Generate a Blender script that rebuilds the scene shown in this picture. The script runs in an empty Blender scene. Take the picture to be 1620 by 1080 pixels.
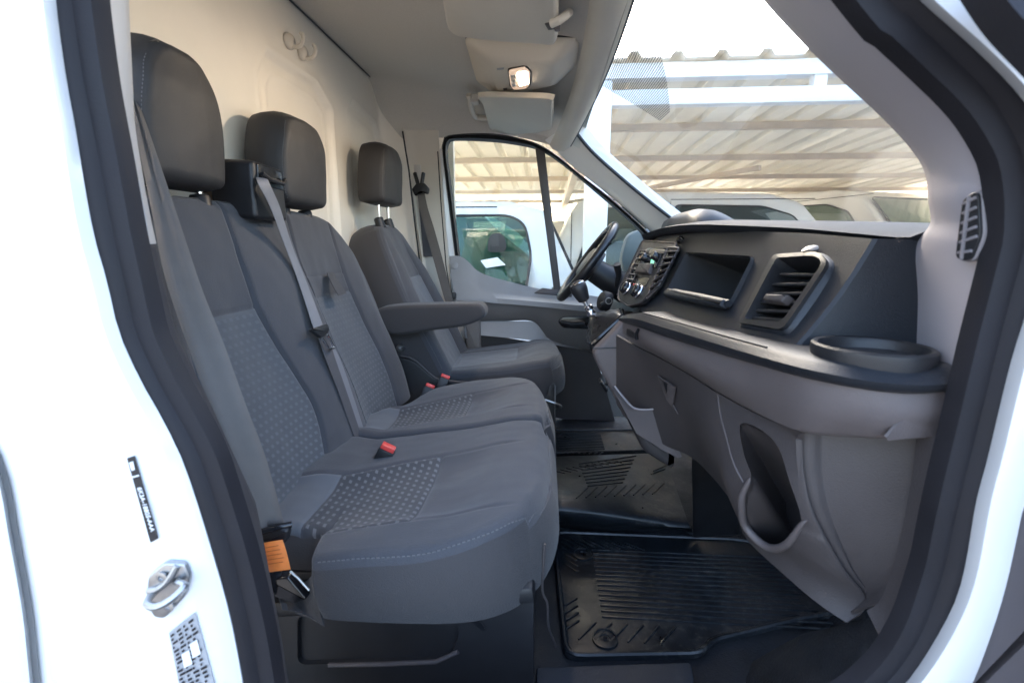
import bpy, bmesh, math, random
from mathutils import Vector as V, Matrix, noise as nz
random.seed(7)
S = bpy.context.scene
COL = S.collection
# ------------------------------------------------------------------ camera
CAMZ = 0.8                                   # metres above the cab floor
FPX = 750.0
pit = math.atan(150 / FPX); yaw = math.atan(55 / FPX * math.cos(pit))
cp, sp, cy, sy = math.cos(pit), math.sin(pit), math.cos(yaw), math.sin(yaw)
CF = V((-sy * cp, cy * cp, -sp)); CR = V((cy, sy, 0)); CU = V((-sy * sp, cy * sp, cp)); CO = V((0, 0, CAMZ))
cam = bpy.data.cameras.new('camera'); camo = bpy.data.objects.new('camera', cam); COL.objects.link(camo)
cam.sensor_width = 36; cam.lens = 36 * FPX / 1620
cam.clip_start = 0.02; cam.clip_end = 3000
camo.matrix_world = Matrix(((CR.x, CU.x, -CF.x, 0), (CR.y, CU.y, -CF.y, 0), (CR.z, CU.z, -CF.z, CAMZ), (0, 0, 0, 1)))
cam.dof.use_dof = True; cam.dof.focus_distance = 1.25; cam.dof.aperture_fstop = 6.3
S.camera = camo
# ------------------------------------------------------------------ light
SUN_EL, SUN_AZ = 29, 72                      # low sun on the far side, over and beyond the carport
w = bpy.data.worlds.new('World'); S.world = w; w.use_nodes = True
nt = w.node_tree; nt.nodes.clear()
sk = nt.nodes.new('ShaderNodeTexSky'); sk.sky_type = 'NISHITA'; sk.sun_disc = False
sk.sun_elevation = math.radians(SUN_EL); sk.sun_rotation = math.radians(-90 + SUN_AZ); sk.air_density = 1.0; sk.dust_density = 6.0; sk.ozone_density = 1.0
bg = nt.nodes.new('ShaderNodeBackground'); bg.inputs[1].default_value = 0.15
wo = nt.nodes.new('ShaderNodeOutputWorld')
nt.links.new(sk.outputs[0], bg.inputs[0]); nt.links.new(bg.outputs[0], wo.inputs[0])
sun = bpy.data.lights.new('sun', 'SUN'); sun.energy = 5.0; sun.angle = math.radians(0.5); sun.color = (1, 0.94, 0.85)
suno = bpy.data.objects.new('sun', sun); COL.objects.link(suno)
sd = V((math.cos(math.radians(SUN_EL)) * math.cos(math.radians(SUN_AZ)), -math.cos(math.radians(SUN_EL)) * math.sin(math.radians(SUN_AZ)), -math.sin(math.radians(SUN_EL))))
suno.rotation_euler = sd.to_track_quat('-Z', 'Y').to_euler()
S.view_settings.view_transform = 'Standard'; S.view_settings.look = 'None'
S.view_settings.exposure = 3.62; S.view_settings.gamma = 1
S.cycles.max_bounces = 10; S.cycles.diffuse_bounces = 6; S.cycles.transparent_max_bounces = 16
S.cycles.sample_clamp_indirect = 6

# ------------------------------------------------------------------ measuring helpers: a sight line meets a real plane of the cab
def ray(x, y):
    return CF + CR * ((x - 810) / FPX) + CU * ((540 - y) / FPX)
def P(x, y, X=None, Y=None, Z=None):
    d = ray(x, y)
    t = X / d.x if X is not None else Y / d.y if Y is not None else (Z - CAMZ) / d.z
    return CO + d * t
def PP(x, y, pl):
    p0, n = V(pl[0]), V(pl[1]); d = ray(x, y)
    return CO + d * ((p0 - CO).dot(n) / d.dot(n))
def PY(pts):                                  # list of (x, y, depth)
    return [P(a, b, Y=c) for a, b, c in pts]
# ------------------------------------------------------------------ materials
MATS = {}
def M(name, col, rough=0.6, metal=0.0, bump=None, var=None, spec=0.5, coat=0.0, emit=None, trans=0.0, sheen=0.0):
    m = bpy.data.materials.new(name); m.use_nodes = True; MATS[name] = m
    t = m.node_tree; b = t.nodes['Principled BSDF']
    b.inputs['Base Color'].default_value = (*col, 1); b.inputs['Roughness'].default_value = rough; b.inputs['Metallic'].default_value = metal
    b.inputs['Specular IOR Level'].default_value = spec; b.inputs['Coat Weight'].default_value = coat
    if sheen: b.inputs['Sheen Weight'].default_value = sheen; b.inputs['Sheen Roughness'].default_value = 0.5
    if emit: b.inputs['Emission Color'].default_value = (*emit[0], 1); b.inputs['Emission Strength'].default_value = emit[1]
    tc = t.nodes.new('ShaderNodeTexCoord')
    if bump:
        n = t.nodes.new('ShaderNodeTexNoise'); n.inputs['Scale'].default_value = bump[0]; n.inputs['Detail'].default_value = 3
        bn = t.nodes.new('ShaderNodeBump'); bn.inputs['Strength'].default_value = bump[1]; bn.inputs['Distance'].default_value = bump[2] if len(bump) > 2 else 0.001
        t.links.new(tc.outputs['Object'], n.inputs['Vector']); t.links.new(n.outputs['Fac'], bn.inputs['Height']); t.links.new(bn.outputs['Normal'], b.inputs['Normal'])
    if var:                                   # var = (scale, amount): soft uneven colour and gloss, wear and dust
        n = t.nodes.new('ShaderNodeTexNoise'); n.inputs['Scale'].default_value = var[0]; n.inputs['Detail'].default_value = 5; n.inputs['Roughness'].default_value = 0.65
        t.links.new(tc.outputs['Object'], n.inputs['Vector'])
        mr = t.nodes.new('ShaderNodeMapRange'); mr.inputs['From Min'].default_value = 0.3; mr.inputs['From Max'].default_value = 0.7
        mr.inputs['To Min'].default_value = 1 - var[1]; mr.inputs['To Max'].default_value = 1 + var[1]
        t.links.new(n.outputs['Fac'], mr.inputs['Value'])
        mx = t.nodes.new('ShaderNodeVectorMath'); mx.operation = 'SCALE'; mx.inputs[0].default_value = col
        t.links.new(mr.outputs[0], mx.inputs['Scale']); t.links.new(mx.outputs[0], b.inputs['Base Color'])
        m2 = t.nodes.new('ShaderNodeMath'); m2.operation = 'MULTIPLY'; m2.inputs[1].default_value = rough; m2.use_clamp = True
        t.links.new(mr.outputs[0], m2.inputs[0]); t.links.new(m2.outputs[0], b.inputs['Roughness'])
    return m
def glass(name, tint, refl=0.9):
    m = bpy.data.materials.new(name); m.use_nodes = True; t = m.node_tree; t.nodes.clear()
    o = t.nodes.new('ShaderNodeOutputMaterial'); tr = t.nodes.new('ShaderNodeBsdfTransparent'); g = t.nodes.new('ShaderNodeBsdfGlossy')
    tr.inputs[0].default_value = (*tint, 1); g.inputs['Roughness'].default_value = 0.01; g.inputs[0].default_value = (refl, refl, refl, 1)
    f = t.nodes.new('ShaderNodeFresnel'); ge = t.nodes.new('ShaderNodeNewGeometry'); io = t.nodes.new('ShaderNodeMapRange')
    io.inputs['To Min'].default_value = 1.45; io.inputs['To Max'].default_value = 1 / 1.45        # a thin pane: same gloss from both sides
    t.links.new(ge.outputs['Backfacing'], io.inputs['Value']); t.links.new(io.outputs[0], f.inputs[0])
    mx = t.nodes.new('ShaderNodeMixShader')
    t.links.new(f.outputs[0], mx.inputs[0]); t.links.new(tr.outputs[0], mx.inputs[1]); t.links.new(g.outputs[0], mx.inputs[2]); t.links.new(mx.outputs[0], o.inputs[0])
    return m
def node_chain(t):
    def N(op, a, b=None, c=None):
        n = t.nodes.new('ShaderNodeMath'); n.operation = op
        for i, v in enumerate((a, b, c)):
            if v is None: continue
            if isinstance(v, (int, float)): n.inputs[i].default_value = v
            else: t.links.new(v, n.inputs[i])
        return n.outputs[0]
    return N
def dash_fabric(name, base, mark, cu=0.0175, cv=0.0155, lu=0.46, lv=0.42, fade=None):
    """woven insert cloth: rows of short pale dashes, printed in the weave"""
    m = M(name, base, 0.85, bump=(900, 0.5, 0.0008), sheen=0.15); t = m.node_tree; b = t.nodes['Principled BSDF']; N = node_chain(t)
    uv = t.nodes.new('ShaderNodeUVMap'); sx = t.nodes.new('ShaderNodeSeparateXYZ'); t.links.new(uv.outputs[0], sx.inputs[0])
    v = N('DIVIDE', sx.outputs[1], cv); row = N('FLOOR', v); odd = N('MULTIPLY', N('MODULO', row, 2.0), 0.5)
    u = N('ADD', N('DIVIDE', sx.outputs[0], cu), odd)
    wob = N('MULTIPLY', N('FRACT', v), 0.35)
    fu = N('ABSOLUTE', N('SUBTRACT', N('FRACT', N('ADD', u, wob)), 0.5)); fv = N('ABSOLUTE', N('SUBTRACT', N('FRACT', v), 0.5))
    a = N('MULTIPLY', N('LESS_THAN', fu, lu / 2), N('LESS_THAN', fv, lv / 2))
    no = t.nodes.new('ShaderNodeTexNoise'); no.inputs['Scale'].default_value = 700
    tc = t.nodes.new('ShaderNodeTexCoord'); t.links.new(tc.outputs['Object'], no.inputs['Vector'])
    a = N('MULTIPLY', a, N('ADD', N('MULTIPLY', no.outputs['Fac'], 0.7), 0.55))
    if fade:                                   # the dashes sink into a finer weave towards the top of the panel
        fr = t.nodes.new('ShaderNodeMapRange'); fr.inputs['From Min'].default_value = fade[0]; fr.inputs['From Max'].default_value = fade[1]
        fr.inputs['To Min'].default_value = 1; fr.inputs['To Max'].default_value = fade[2]; t.links.new(sx.outputs[1], fr.inputs['Value']); a = N('MULTIPLY', a, fr.outputs[0])
    mx = t.nodes.new('ShaderNodeMix'); mx.data_type = 'RGBA'; mx.inputs[6].default_value = (*base, 1); mx.inputs[7].default_value = (*mark, 1)
    t.links.new(a, mx.inputs[0]); t.links.new(mx.outputs[2], b.inputs['Base Color'])
    return m
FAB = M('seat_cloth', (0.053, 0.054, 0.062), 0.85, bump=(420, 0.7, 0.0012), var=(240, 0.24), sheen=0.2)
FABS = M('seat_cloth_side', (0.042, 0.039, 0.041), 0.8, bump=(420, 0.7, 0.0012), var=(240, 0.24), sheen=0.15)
HRF = M('headrest_vinyl', (0.030, 0.028, 0.028), 0.6, bump=(520, 0.4, 0.0008), var=(380, 0.14))
INS = dash_fabric('insert_back', (0.076, 0.082, 0.093), (0.120, 0.128, 0.143), fade=(0.06, 0.22, 0.45))
INC = dash_fabric('insert_cushion', (0.048, 0.050, 0.057), (0.140, 0.146, 0.158))
INP = M('insert_plain', (0.10, 0.108, 0.122), 0.85, bump=(800, 0.5, 0.0008), var=(8, 0.08), sheen=0.2)
STI = M('stitch_thread', (0.12, 0.12, 0.125), 0.7)
PLB = M('black_plastic', (0.016, 0.016, 0.018), 0.45, bump=(900, 0.25, 0.0005), var=(12, 0.15))
PLG = M('black_gloss', (0.012, 0.012, 0.014), 0.16)
DSH = M('dash_plastic', (0.019, 0.021, 0.026), 0.42, bump=(600, 0.5, 0.0008), var=(5, 0.12), spec=.4)
DLO = M('grey_plastic', (0.118, 0.100, 0.099), 0.55, bump=(520, 0.55, 0.001), var=(5, 0.12))
DLD = M('dark_grey_plastic', (0.062, 0.053, 0.053), 0.55, bump=(520, 0.55, 0.001), var=(5, 0.14))
DOORG = M('door_trim_grey', (0.30, 0.295, 0.295), 0.5, bump=(1000, 0.25, 0.0006), var=(4, 0.08))
DOORD = M('door_trim_dark', (0.15, 0.14, 0.135), 0.55, bump=(1000, 0.25, 0.0006), var=(4, 0.08))
LIN = M('headliner_cloth', (0.56, 0.53, 0.48), 0.95, bump=(500, 0.5, 0.001), var=(260, 0.07))
BEI = M('beige_plastic', (0.60, 0.55, 0.47), 0.5, bump=(900, 0.15, 0.0005), var=(4, 0.05))
BEL = M('pale_trim', (0.55, 0.52, 0.49), 0.5, bump=(900, 0.15, 0.0005), var=(4, 0.05))
LAV = M('pillar_trim_grey', (0.36, 0.335, 0.355), 0.55, bump=(900, 0.2, 0.0005), var=(4, 0.05))
WHT = M('white_paint', (0.71, 0.71, 0.71), 0.22, coat=0.5, var=(3, 0.02))
CRM = M('cream_bulkhead', (0.80, 0.74, 0.64), 0.45, bump=(14, 0.1, 0.004), var=(3, 0.04))
SEA = M('seal_rubber', (0.016, 0.015, 0.018), 0.6, bump=(500, 0.3, 0.0008), var=(10, 0.2), spec=.25)
SEAG = M('seal_flock', (0.032, 0.030, 0.034), 0.9, bump=(500, 0.3, 0.0008), var=(10, 0.2))
MATR = M('mat_rubber', (0.0095, 0.0125, 0.0165), 0.40, bump=(200, 0.2, 0.001), var=(14, 0.35))
def dusty(m, dust, lo=.56, hi=.80, sc=55):   # dried grit and shoe dust lying in patches
    t = m.node_tree; b = t.nodes['Principled BSDF']; l = b.inputs['Base Color'].links[0]; src = l.from_socket
    tc = t.nodes.new('ShaderNodeTexCoord'); n1 = t.nodes.new('ShaderNodeTexNoise'); n1.inputs['Scale'].default_value = sc; n1.inputs['Detail'].default_value = 8; n1.inputs['Roughness'].default_value = .75
    n2 = t.nodes.new('ShaderNodeTexNoise'); n2.inputs['Scale'].default_value = 5; t.links.new(tc.outputs['Object'], n1.inputs['Vector']); t.links.new(tc.outputs['Object'], n2.inputs['Vector'])
    ad = t.nodes.new('ShaderNodeMath'); ad.operation = 'MULTIPLY_ADD'; ad.inputs[1].default_value = .45; t.links.new(n2.outputs['Fac'], ad.inputs[0]); t.links.new(n1.outputs['Fac'], ad.inputs[2])
    mr = t.nodes.new('ShaderNodeMapRange'); mr.inputs['From Min'].default_value = lo + .2; mr.inputs['From Max'].default_value = hi + .2; t.links.new(ad.outputs[0], mr.inputs['Value'])
    mx = t.nodes.new('ShaderNodeMix'); mx.data_type = 'RGBA'; mx.inputs[7].default_value = (*dust, 1); t.links.new(src, mx.inputs[6]); t.links.new(mr.outputs[0], mx.inputs[0]); t.links.new(mx.outputs[2], b.inputs['Base Color'])
    return m
dusty(MATR, (.075, .072, .066))
FLR = M('floor_rubber', (0.012, 0.013, 0.016), 0.6, bump=(260, 0.6, 0.002), var=(9, 0.3))
WEB = M('belt_webbing', (0.20, 0.20, 0.215), 0.6, bump=(700, 0.4, 0.0008), var=(30, 0.08))
WEBW = M('belt_webbing_brown', (0.115, 0.102, 0.092), 0.6, bump=(700, 0.4, 0.0008), var=(30, 0.08))
WEBD = M('belt_webbing_dark', (0.085, 0.082, 0.088), 0.65, bump=(700, 0.4, 0.0008))
STL = M('bare_steel', (0.42, 0.42, 0.42), 0.38, metal=1.0, var=(30, 0.2))
CHR = M('chrome', (0.8, 0.8, 0.82), 0.12, metal=1.0)
RED = M('buckle_red', (0.72, 0.07, 0.06), 0.35)
ORG = M('orange_label', (0.85, 0.24, 0.05), 0.6, var=(40, 0.12))
BLK = M('sticker_black', (0.015, 0.015, 0.018), 0.4)
STW = M('sticker_print', (0.75, 0.75, 0.75), 0.5)
STG = M('sticker_silver', (0.34, 0.34, 0.35), 0.4)
LEA = M('wheel_leather', (0.014, 0.014, 0.016), 0.3, bump=(500, 0.3, 0.0006), var=(20, 0.2))
LENS = M('lamp_lens', (0.8, 0.75, 0.7), 0.15, emit=((1.0, 0.62, 0.38), 0.04))
BULB = M('lamp_bulb', (1, 0.9, 0.7), 0.3, emit=((1.0, 0.80, 0.58), 1.6))
BTN = M('lamp_button', (0.55, 0.54, 0.53), 0.4)
DISP = M('radio_display', (0.05, 0.20, 0.13), 0.25, emit=((0.2, 0.6, 0.4), 0.15))
REDI = M('red_mark', (0.6, 0.05, 0.03), 0.4)
GLW = glass('windscreen_glass', (0.90, 0.93, 0.92)); GLS = glass('side_glass', (0.80, 0.86, 0.83))
CONC = M('yard_concrete', (0.60, 0.57, 0.52), 0.9, bump=(6, 0.3, 0.01), var=(0.6, 0.12))
SHT = M('roof_sheet_paint', (0.74, 0.71, 0.65), 0.6, var=(1.5, 0.1))
BEAMW = M('white_steel', (0.78, 0.78, 0.78), 0.45, var=(2, 0.05))
BEAMB = M('primer_steel', (0.56, 0.48, 0.40), 0.6, var=(3, 0.12))
CARG = glass('car_glass_green', (0.52, 0.68, 0.62)); CARN = glass('car_glass_grey', (0.55, 0.60, 0.60)); CARD = M('car_interior', (0.26, 0.29, 0.28), 0.7)
TYR = M('tyre', (0.02, 0.02, 0.02), 0.8); RIM = M('wheel_rim', (0.45, 0.45, 0.46), 0.35, metal=0.8)
LAMPR = M('tail_lamp', (0.5, 0.03, 0.03), 0.2); HEAD = M('headlamp', (0.75, 0.77, 0.8), 0.1, coat=1.0)
PAP = M('paper', (0.82, 0.83, 0.85), 0.7)
def see_through(m, amount):                   # translucency added to brighten the roof sheets from below
    t = m.node_tree; o = [n for n in t.nodes if n.type == 'OUTPUT_MATERIAL'][0]; b = t.nodes['Principled BSDF']
    tr = t.nodes.new('ShaderNodeBsdfTranslucent'); tr.inputs[0].default_value = (.85, .80, .70, 1); mx = t.nodes.new('ShaderNodeMixShader'); mx.inputs[0].default_value = amount
    t.links.new(b.outputs[0], mx.inputs[1]); t.links.new(tr.outputs[0], mx.inputs[2]); t.links.new(mx.outputs[0], o.inputs[0])
see_through(SHT, .10)
# ------------------------------------------------------------------ object helpers
def wloc(o):
    p = V((0, 0, 0))
    while o: p += o.location; o = o.parent
    return p
def thing(name, label, cat, loc=(0, 0, 0), group=None):
    o = bpy.data.objects.new(name, None); o.empty_display_size = 0.1; COL.objects.link(o); o.location = loc
    return tag(o, label, cat, group)
def tag(o, label=None, cat=None, group=None, kind=None):
    if label: o['label'] = label
    if cat: o['category'] = cat
    if group: o['group'] = group
    if kind: o['kind'] = kind
    return o
from mathutils.bvhtree import BVHTree
def bvh(o):
    off = wloc(o); me = o.data; return BVHTree.FromPolygons([v.co + off for v in me.vertices], [list(p.vertices) for p in me.polygons])
def mk(name, geo, mat, parent=None, uv=None, sharp=42, smooth=True, flip=False):
    vs, fs = geo; me = bpy.data.meshes.new(name); off = wloc(parent) if parent else V((0, 0, 0))
    me.from_pydata([tuple(V(v) - off) for v in vs], [], [tuple(f) for f in fs])
    bm = bmesh.new(); bm.from_mesh(me)
    bmesh.ops.recalc_face_normals(bm, faces=bm.faces)
    if flip: bmesh.ops.reverse_faces(bm, faces=bm.faces)
    bm.to_mesh(me); bm.free()
    me.materials.append(mat)
    if smooth:
        me.polygons.foreach_set('use_smooth', [True] * len(me.polygons)); me.set_sharp_from_angle(angle=math.radians(sharp))
    if uv:
        l = me.uv_layers.new(name='UVMap')
        for lp in me.loops: l.data[lp.index].uv = uv[lp.vertex_index]
    me.update()
    o = bpy.data.objects.new(name, me); COL.objects.link(o)
    if parent: o.parent = parent
    return o
def join(*gs):
    vs, fs = [], []
    for g in gs:
        k = len(vs); vs += list(g[0]); fs += [[i + k for i in f] for f in g[1]]
    return vs, fs
def cr(pts, n=6, closed=False):
    """Catmull-Rom through points"""
    pts = [V(p) for p in pts]; out = []; m = len(pts)
    for i in range(m if closed else m - 1):
        if closed: a, b, c, d = pts[i - 1], pts[i], pts[(i + 1) % m], pts[(i + 2) % m]
        else: a, b, c, d = pts[max(i - 1, 0)], pts[i], pts[i + 1], pts[min(i + 2, m - 1)]
        for k in range(n):
            t = k / n
            out.append(0.5 * ((2 * b) + (c - a) * t + (2 * a - 5 * b + 4 * c - d) * t * t + (3 * b - a - 3 * c + d) * t ** 3))
    if not closed: out.append(pts[-1])
    return out
def resample(pts, n, closed=False):
    L = [0.0]; q = list(pts) + ([pts[0]] if closed else [])
    for a, b in zip(q, q[1:]): L.append(L[-1] + (V(b) - V(a)).length)
    out = []; j = 0; cnt = n if closed else n - 1
    for i in range(n):
        s = L[-1] * i / cnt
        while j < len(L) - 2 and L[j + 1] < s: j += 1
        t = 0 if L[j + 1] == L[j] else (s - L[j]) / (L[j + 1] - L[j])
        out.append(V(q[j]).lerp(V(q[j + 1]), min(max(t, 0), 1)))
    return out
def curve(pts, n):
    return resample(cr(pts, 10), n)
def skin(rows, close_u=False, close_v=False):
    n = len(rows[0]); vs = [v for r in rows for v in r]; fs = []
    for i in range(len(rows) - (0 if close_v else 1)):
        for j in range(n - (0 if close_u else 1)):
            a = i * n + j; b = i * n + (j + 1) % n; k = ((i + 1) % len(rows)) * n
            fs.append([a, b, k + (j + 1) % n, k + j])
    return vs, fs
def loft(secs, caps=True):
    vs, fs = skin(secs, close_u=True); n = len(secs[0])
    if caps: fs.append(list(range(n))[::-1]); fs.append([len(vs) - n + i for i in range(n)])
    return vs, fs
def solid(rows, th):
    """a sheet of rows given real thickness th along its normals: a closed shell"""
    n = len(rows[0]); m = len(rows); off = []
    for i in range(m):
        r = []
        for j in range(n):
            du = V(rows[i][min(j + 1, n - 1)]) - V(rows[i][max(j - 1, 0)]); dv = V(rows[min(i + 1, m - 1)][j]) - V(rows[max(i - 1, 0)][j])
            nn = du.cross(dv); nn = nn.normalized() if nn.length > 1e-12 else V((0, 0, 0)); r.append(V(rows[i][j]) + nn * th)
        off.append(r)
    vs, fs = skin(rows); v2, f2 = skin(off); k = len(vs); fs = fs + [[a + k for a in f[::-1]] for f in f2]
    bd = [(0, j) for j in range(n)] + [(i, n - 1) for i in range(1, m)] + [(m - 1, j) for j in range(n - 2, -1, -1)] + [(i, 0) for i in range(m - 2, 0, -1)]
    for a, b in zip(bd, bd[1:] + bd[:1]):
        A = a[0] * n + a[1]; B = b[0] * n + b[1]; fs.append([A, A + k, B + k, B])
    return list(vs) + list(v2), fs
def frames(path, closed, up=None):
    m = len(path); T = []
    for i in range(m):
        a = path[(i - 1) % m] if closed or i else path[0]; b = path[(i + 1) % m] if closed or i < m - 1 else path[-1]
        T.append((V(b) - V(a)).normalized())
    if up is not None:
        up = V(up); return [(t, up.cross(t).normalized(), t.cross(up.cross(t)).normalized()) for t in T]
    n = T[0].orthogonal().normalized(); out = []
    for t in T:
        n = (n - t * n.dot(t)).normalized(); out.append((t, n, t.cross(n)))
    return out
def sweep(path, prof, closed=False, up=None, scale=None):
    path = [V(p) for p in path]; fr = frames(path, closed, up)
    secs = []
    for i, (p, (t, a, b)) in enumerate(zip(path, fr)):
        s = scale(i / (len(path) - 1)) if scale else 1
        secs.append([p + a * (x * s) + b * (y * s) for x, y in prof])
    if closed: return skin(secs, close_u=True, close_v=True)
    return loft(secs)
def circ(r, n=10): return [(r * math.cos(2 * math.pi * i / n), r * math.sin(2 * math.pi * i / n)) for i in range(n)]
def tube(path, r, n=8, closed=False, scale=None): return sweep(path, circ(r, n), closed, None, scale)
def stitches(path, r=0.0009, on=0.0045, off=0.0030):
    L = sum((V(b) - V(a)).length for a, b in zip(path, path[1:])); q = resample(path, max(4, int(L / 0.0015))); gs = []
    k = int((on + off) / 0.0015); w_ = max(2, int(on / 0.0015))
    for i in range(0, len(q) - w_ - 1, k): gs.append(tube(q[i:i + w_ + 1], r, 4))
    return join(*gs)
def slab(outline, normal, th, bev=0.003, nb=3):
    """plate with a rounded front edge: outline is the back edge, it stands th proud along normal"""
    o = [V(p) for p in outline]; nrm = V(normal).normalized(); n = len(o); c = sum(o, V()) / n
    nv = []
    for i in range(n):
        t = (o[(i + 1) % n] - o[i - 1]); q = t.cross(nrm).normalized()
        nv.append(q)
    area = sum(((o[i] - c).cross(o[(i + 1) % n] - c)).dot(nrm) for i in range(n))
    sgn = 1 if area > 0 else -1               # q points outward when counter-clockwise
    secs = [list(o)]
    for k in range(nb + 1):
        a = math.pi / 2 * k / nb; ins = bev * (1 - math.cos(a)); h = th - bev + bev * math.sin(a)
        secs.append([o[i] - nv[i] * sgn * ins + nrm * h for i in range(n)])
    return loft(secs)
def rpoly(pts, r, n=5):
    """round the corners of a closed polygon"""
    pts = [V(p) for p in pts]; out = []; m = len(pts)
    for i in range(m):
        p, a, b = pts[i], pts[i - 1], pts[(i + 1) % m]; ri = r[i] if isinstance(r, (list, tuple)) else r
        da, db = a - p, b - p; ra = min(ri, da.length * 0.48); rb = min(ri, db.length * 0.48)
        s, e = p + da.normalized() * ra, p + db.normalized() * rb
        for k in range(n + 1):
            t = k / n; out.append(s * (1 - t) ** 2 + p * 2 * t * (1 - t) + e * t * t)
    return out
def rbox(c, size, bev=0.004, rot=None, seg=2):
    bm = bmesh.new(); bmesh.ops.create_cube(bm, size=1)
    bmesh.ops.scale(bm, vec=size, verts=bm.verts)
    if bev: bmesh.ops.bevel(bm, geom=bm.edges, offset=bev, segments=seg, affect='EDGES', profile=0.5)
    if rot is not None: bmesh.ops.transform(bm, matrix=rot.to_4x4(), verts=bm.verts)
    bmesh.ops.translate(bm, vec=c, verts=bm.verts)
    bm.verts.index_update(); g = ([v.co.copy() for v in bm.verts], [[v.index for v in f.verts] for f in bm.faces]); bm.free(); return g
def bar(a, b, wid, hei, bev=0.002, up=(0, 0, 1)):
    a, b = V(a), V(b); t = (b - a).normalized(); s = V(up).cross(t).normalized(); u = t.cross(s)
    R = Matrix((t, s, u)).transposed(); return rbox((a + b) / 2, ((b - a).length, wid, hei), bev, R)
def lathe(prof, o, axis, n=24):
    """prof = (radius, height) pairs round an axis"""
    ax = V(axis).normalized(); e = ax.orthogonal().normalized(); f = ax.cross(e); o = V(o)
    secs = [[o + ax * h + (e * math.cos(2 * math.pi * i / n) + f * math.sin(2 * math.pi * i / n)) * r for i in range(n)] for r, h in prof]
    return loft(secs)
def cut(o, geo):
    """recess a real opening into a solid"""
    c = mk('cutter', geo, PLB, o.parent, smooth=False)
    m = o.modifiers.new('b', 'BOOLEAN'); m.object = c; m.operation = 'DIFFERENCE'; m.solver = 'EXACT'; m.use_self = True
    dg = bpy.context.evaluated_depsgraph_get(); me = bpy.data.meshes.new_from_object(o.evaluated_get(dg))
    o.modifiers.clear(); o.data = me; bpy.data.objects.remove(c)
    me.polygons.foreach_set('use_smooth', [True] * len(me.polygons)); me.set_sharp_from_angle(angle=math.radians(35))
def copy_tree(o, parent=None):
    c = o.copy(); COL.objects.link(c)
    if parent: c.parent = parent
    for ch in list(o.children): copy_tree(ch, c)
    return c
def text(s, name, mat, parent, loc, ex, ey, size, th=0.0004):
    """lettering as flat print: ex = reading direction, ey = up"""
    cu = bpy.data.curves.new(name, 'FONT'); cu.body = s; cu.size = size; cu.align_x = 'CENTER'; cu.align_y = 'CENTER'; cu.extrude = th
    t = bpy.data.objects.new(name, cu); COL.objects.link(t); dg = bpy.context.evaluated_depsgraph_get()
    me = bpy.data.meshes.new_from_object(t.evaluated_get(dg)); bpy.data.objects.remove(t)
    ex, ey = V(ex).normalized(), V(ey); ey = (ey - ex * ey.dot(ex)).normalized(); ez = ex.cross(ey); off = wloc(parent)
    vs = [V(loc) + ex * v.co.x + ey * v.co.y + ez * v.co.z for v in me.vertices]; fs = [list(p.vertices) for p in me.polygons]
    return mk(name, (vs, fs), mat, parent, smooth=False)
def sm(x, a, b):
    t = min(max((x - a) / (b - a), 0), 1); return t * t * (3 - 2 * t)
def lerpk(ks, x):
    if x <= ks[0][0]: return ks[0][1]
    for (a, p), (b, q) in zip(ks, ks[1:]):
        if x <= b: return p + (q - p) * (x - a) / (b - a)
    return ks[-1][1]
def smk(ks, x):
    """smooth (monotone) interpolation of keys"""
    if x <= ks[0][0]: return ks[0][1]
    for (a, p), (b, q) in zip(ks, ks[1:]):
        if x <= b: return p + (q - p) * sm(x, a, b)
    return ks[-1][1]

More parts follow.
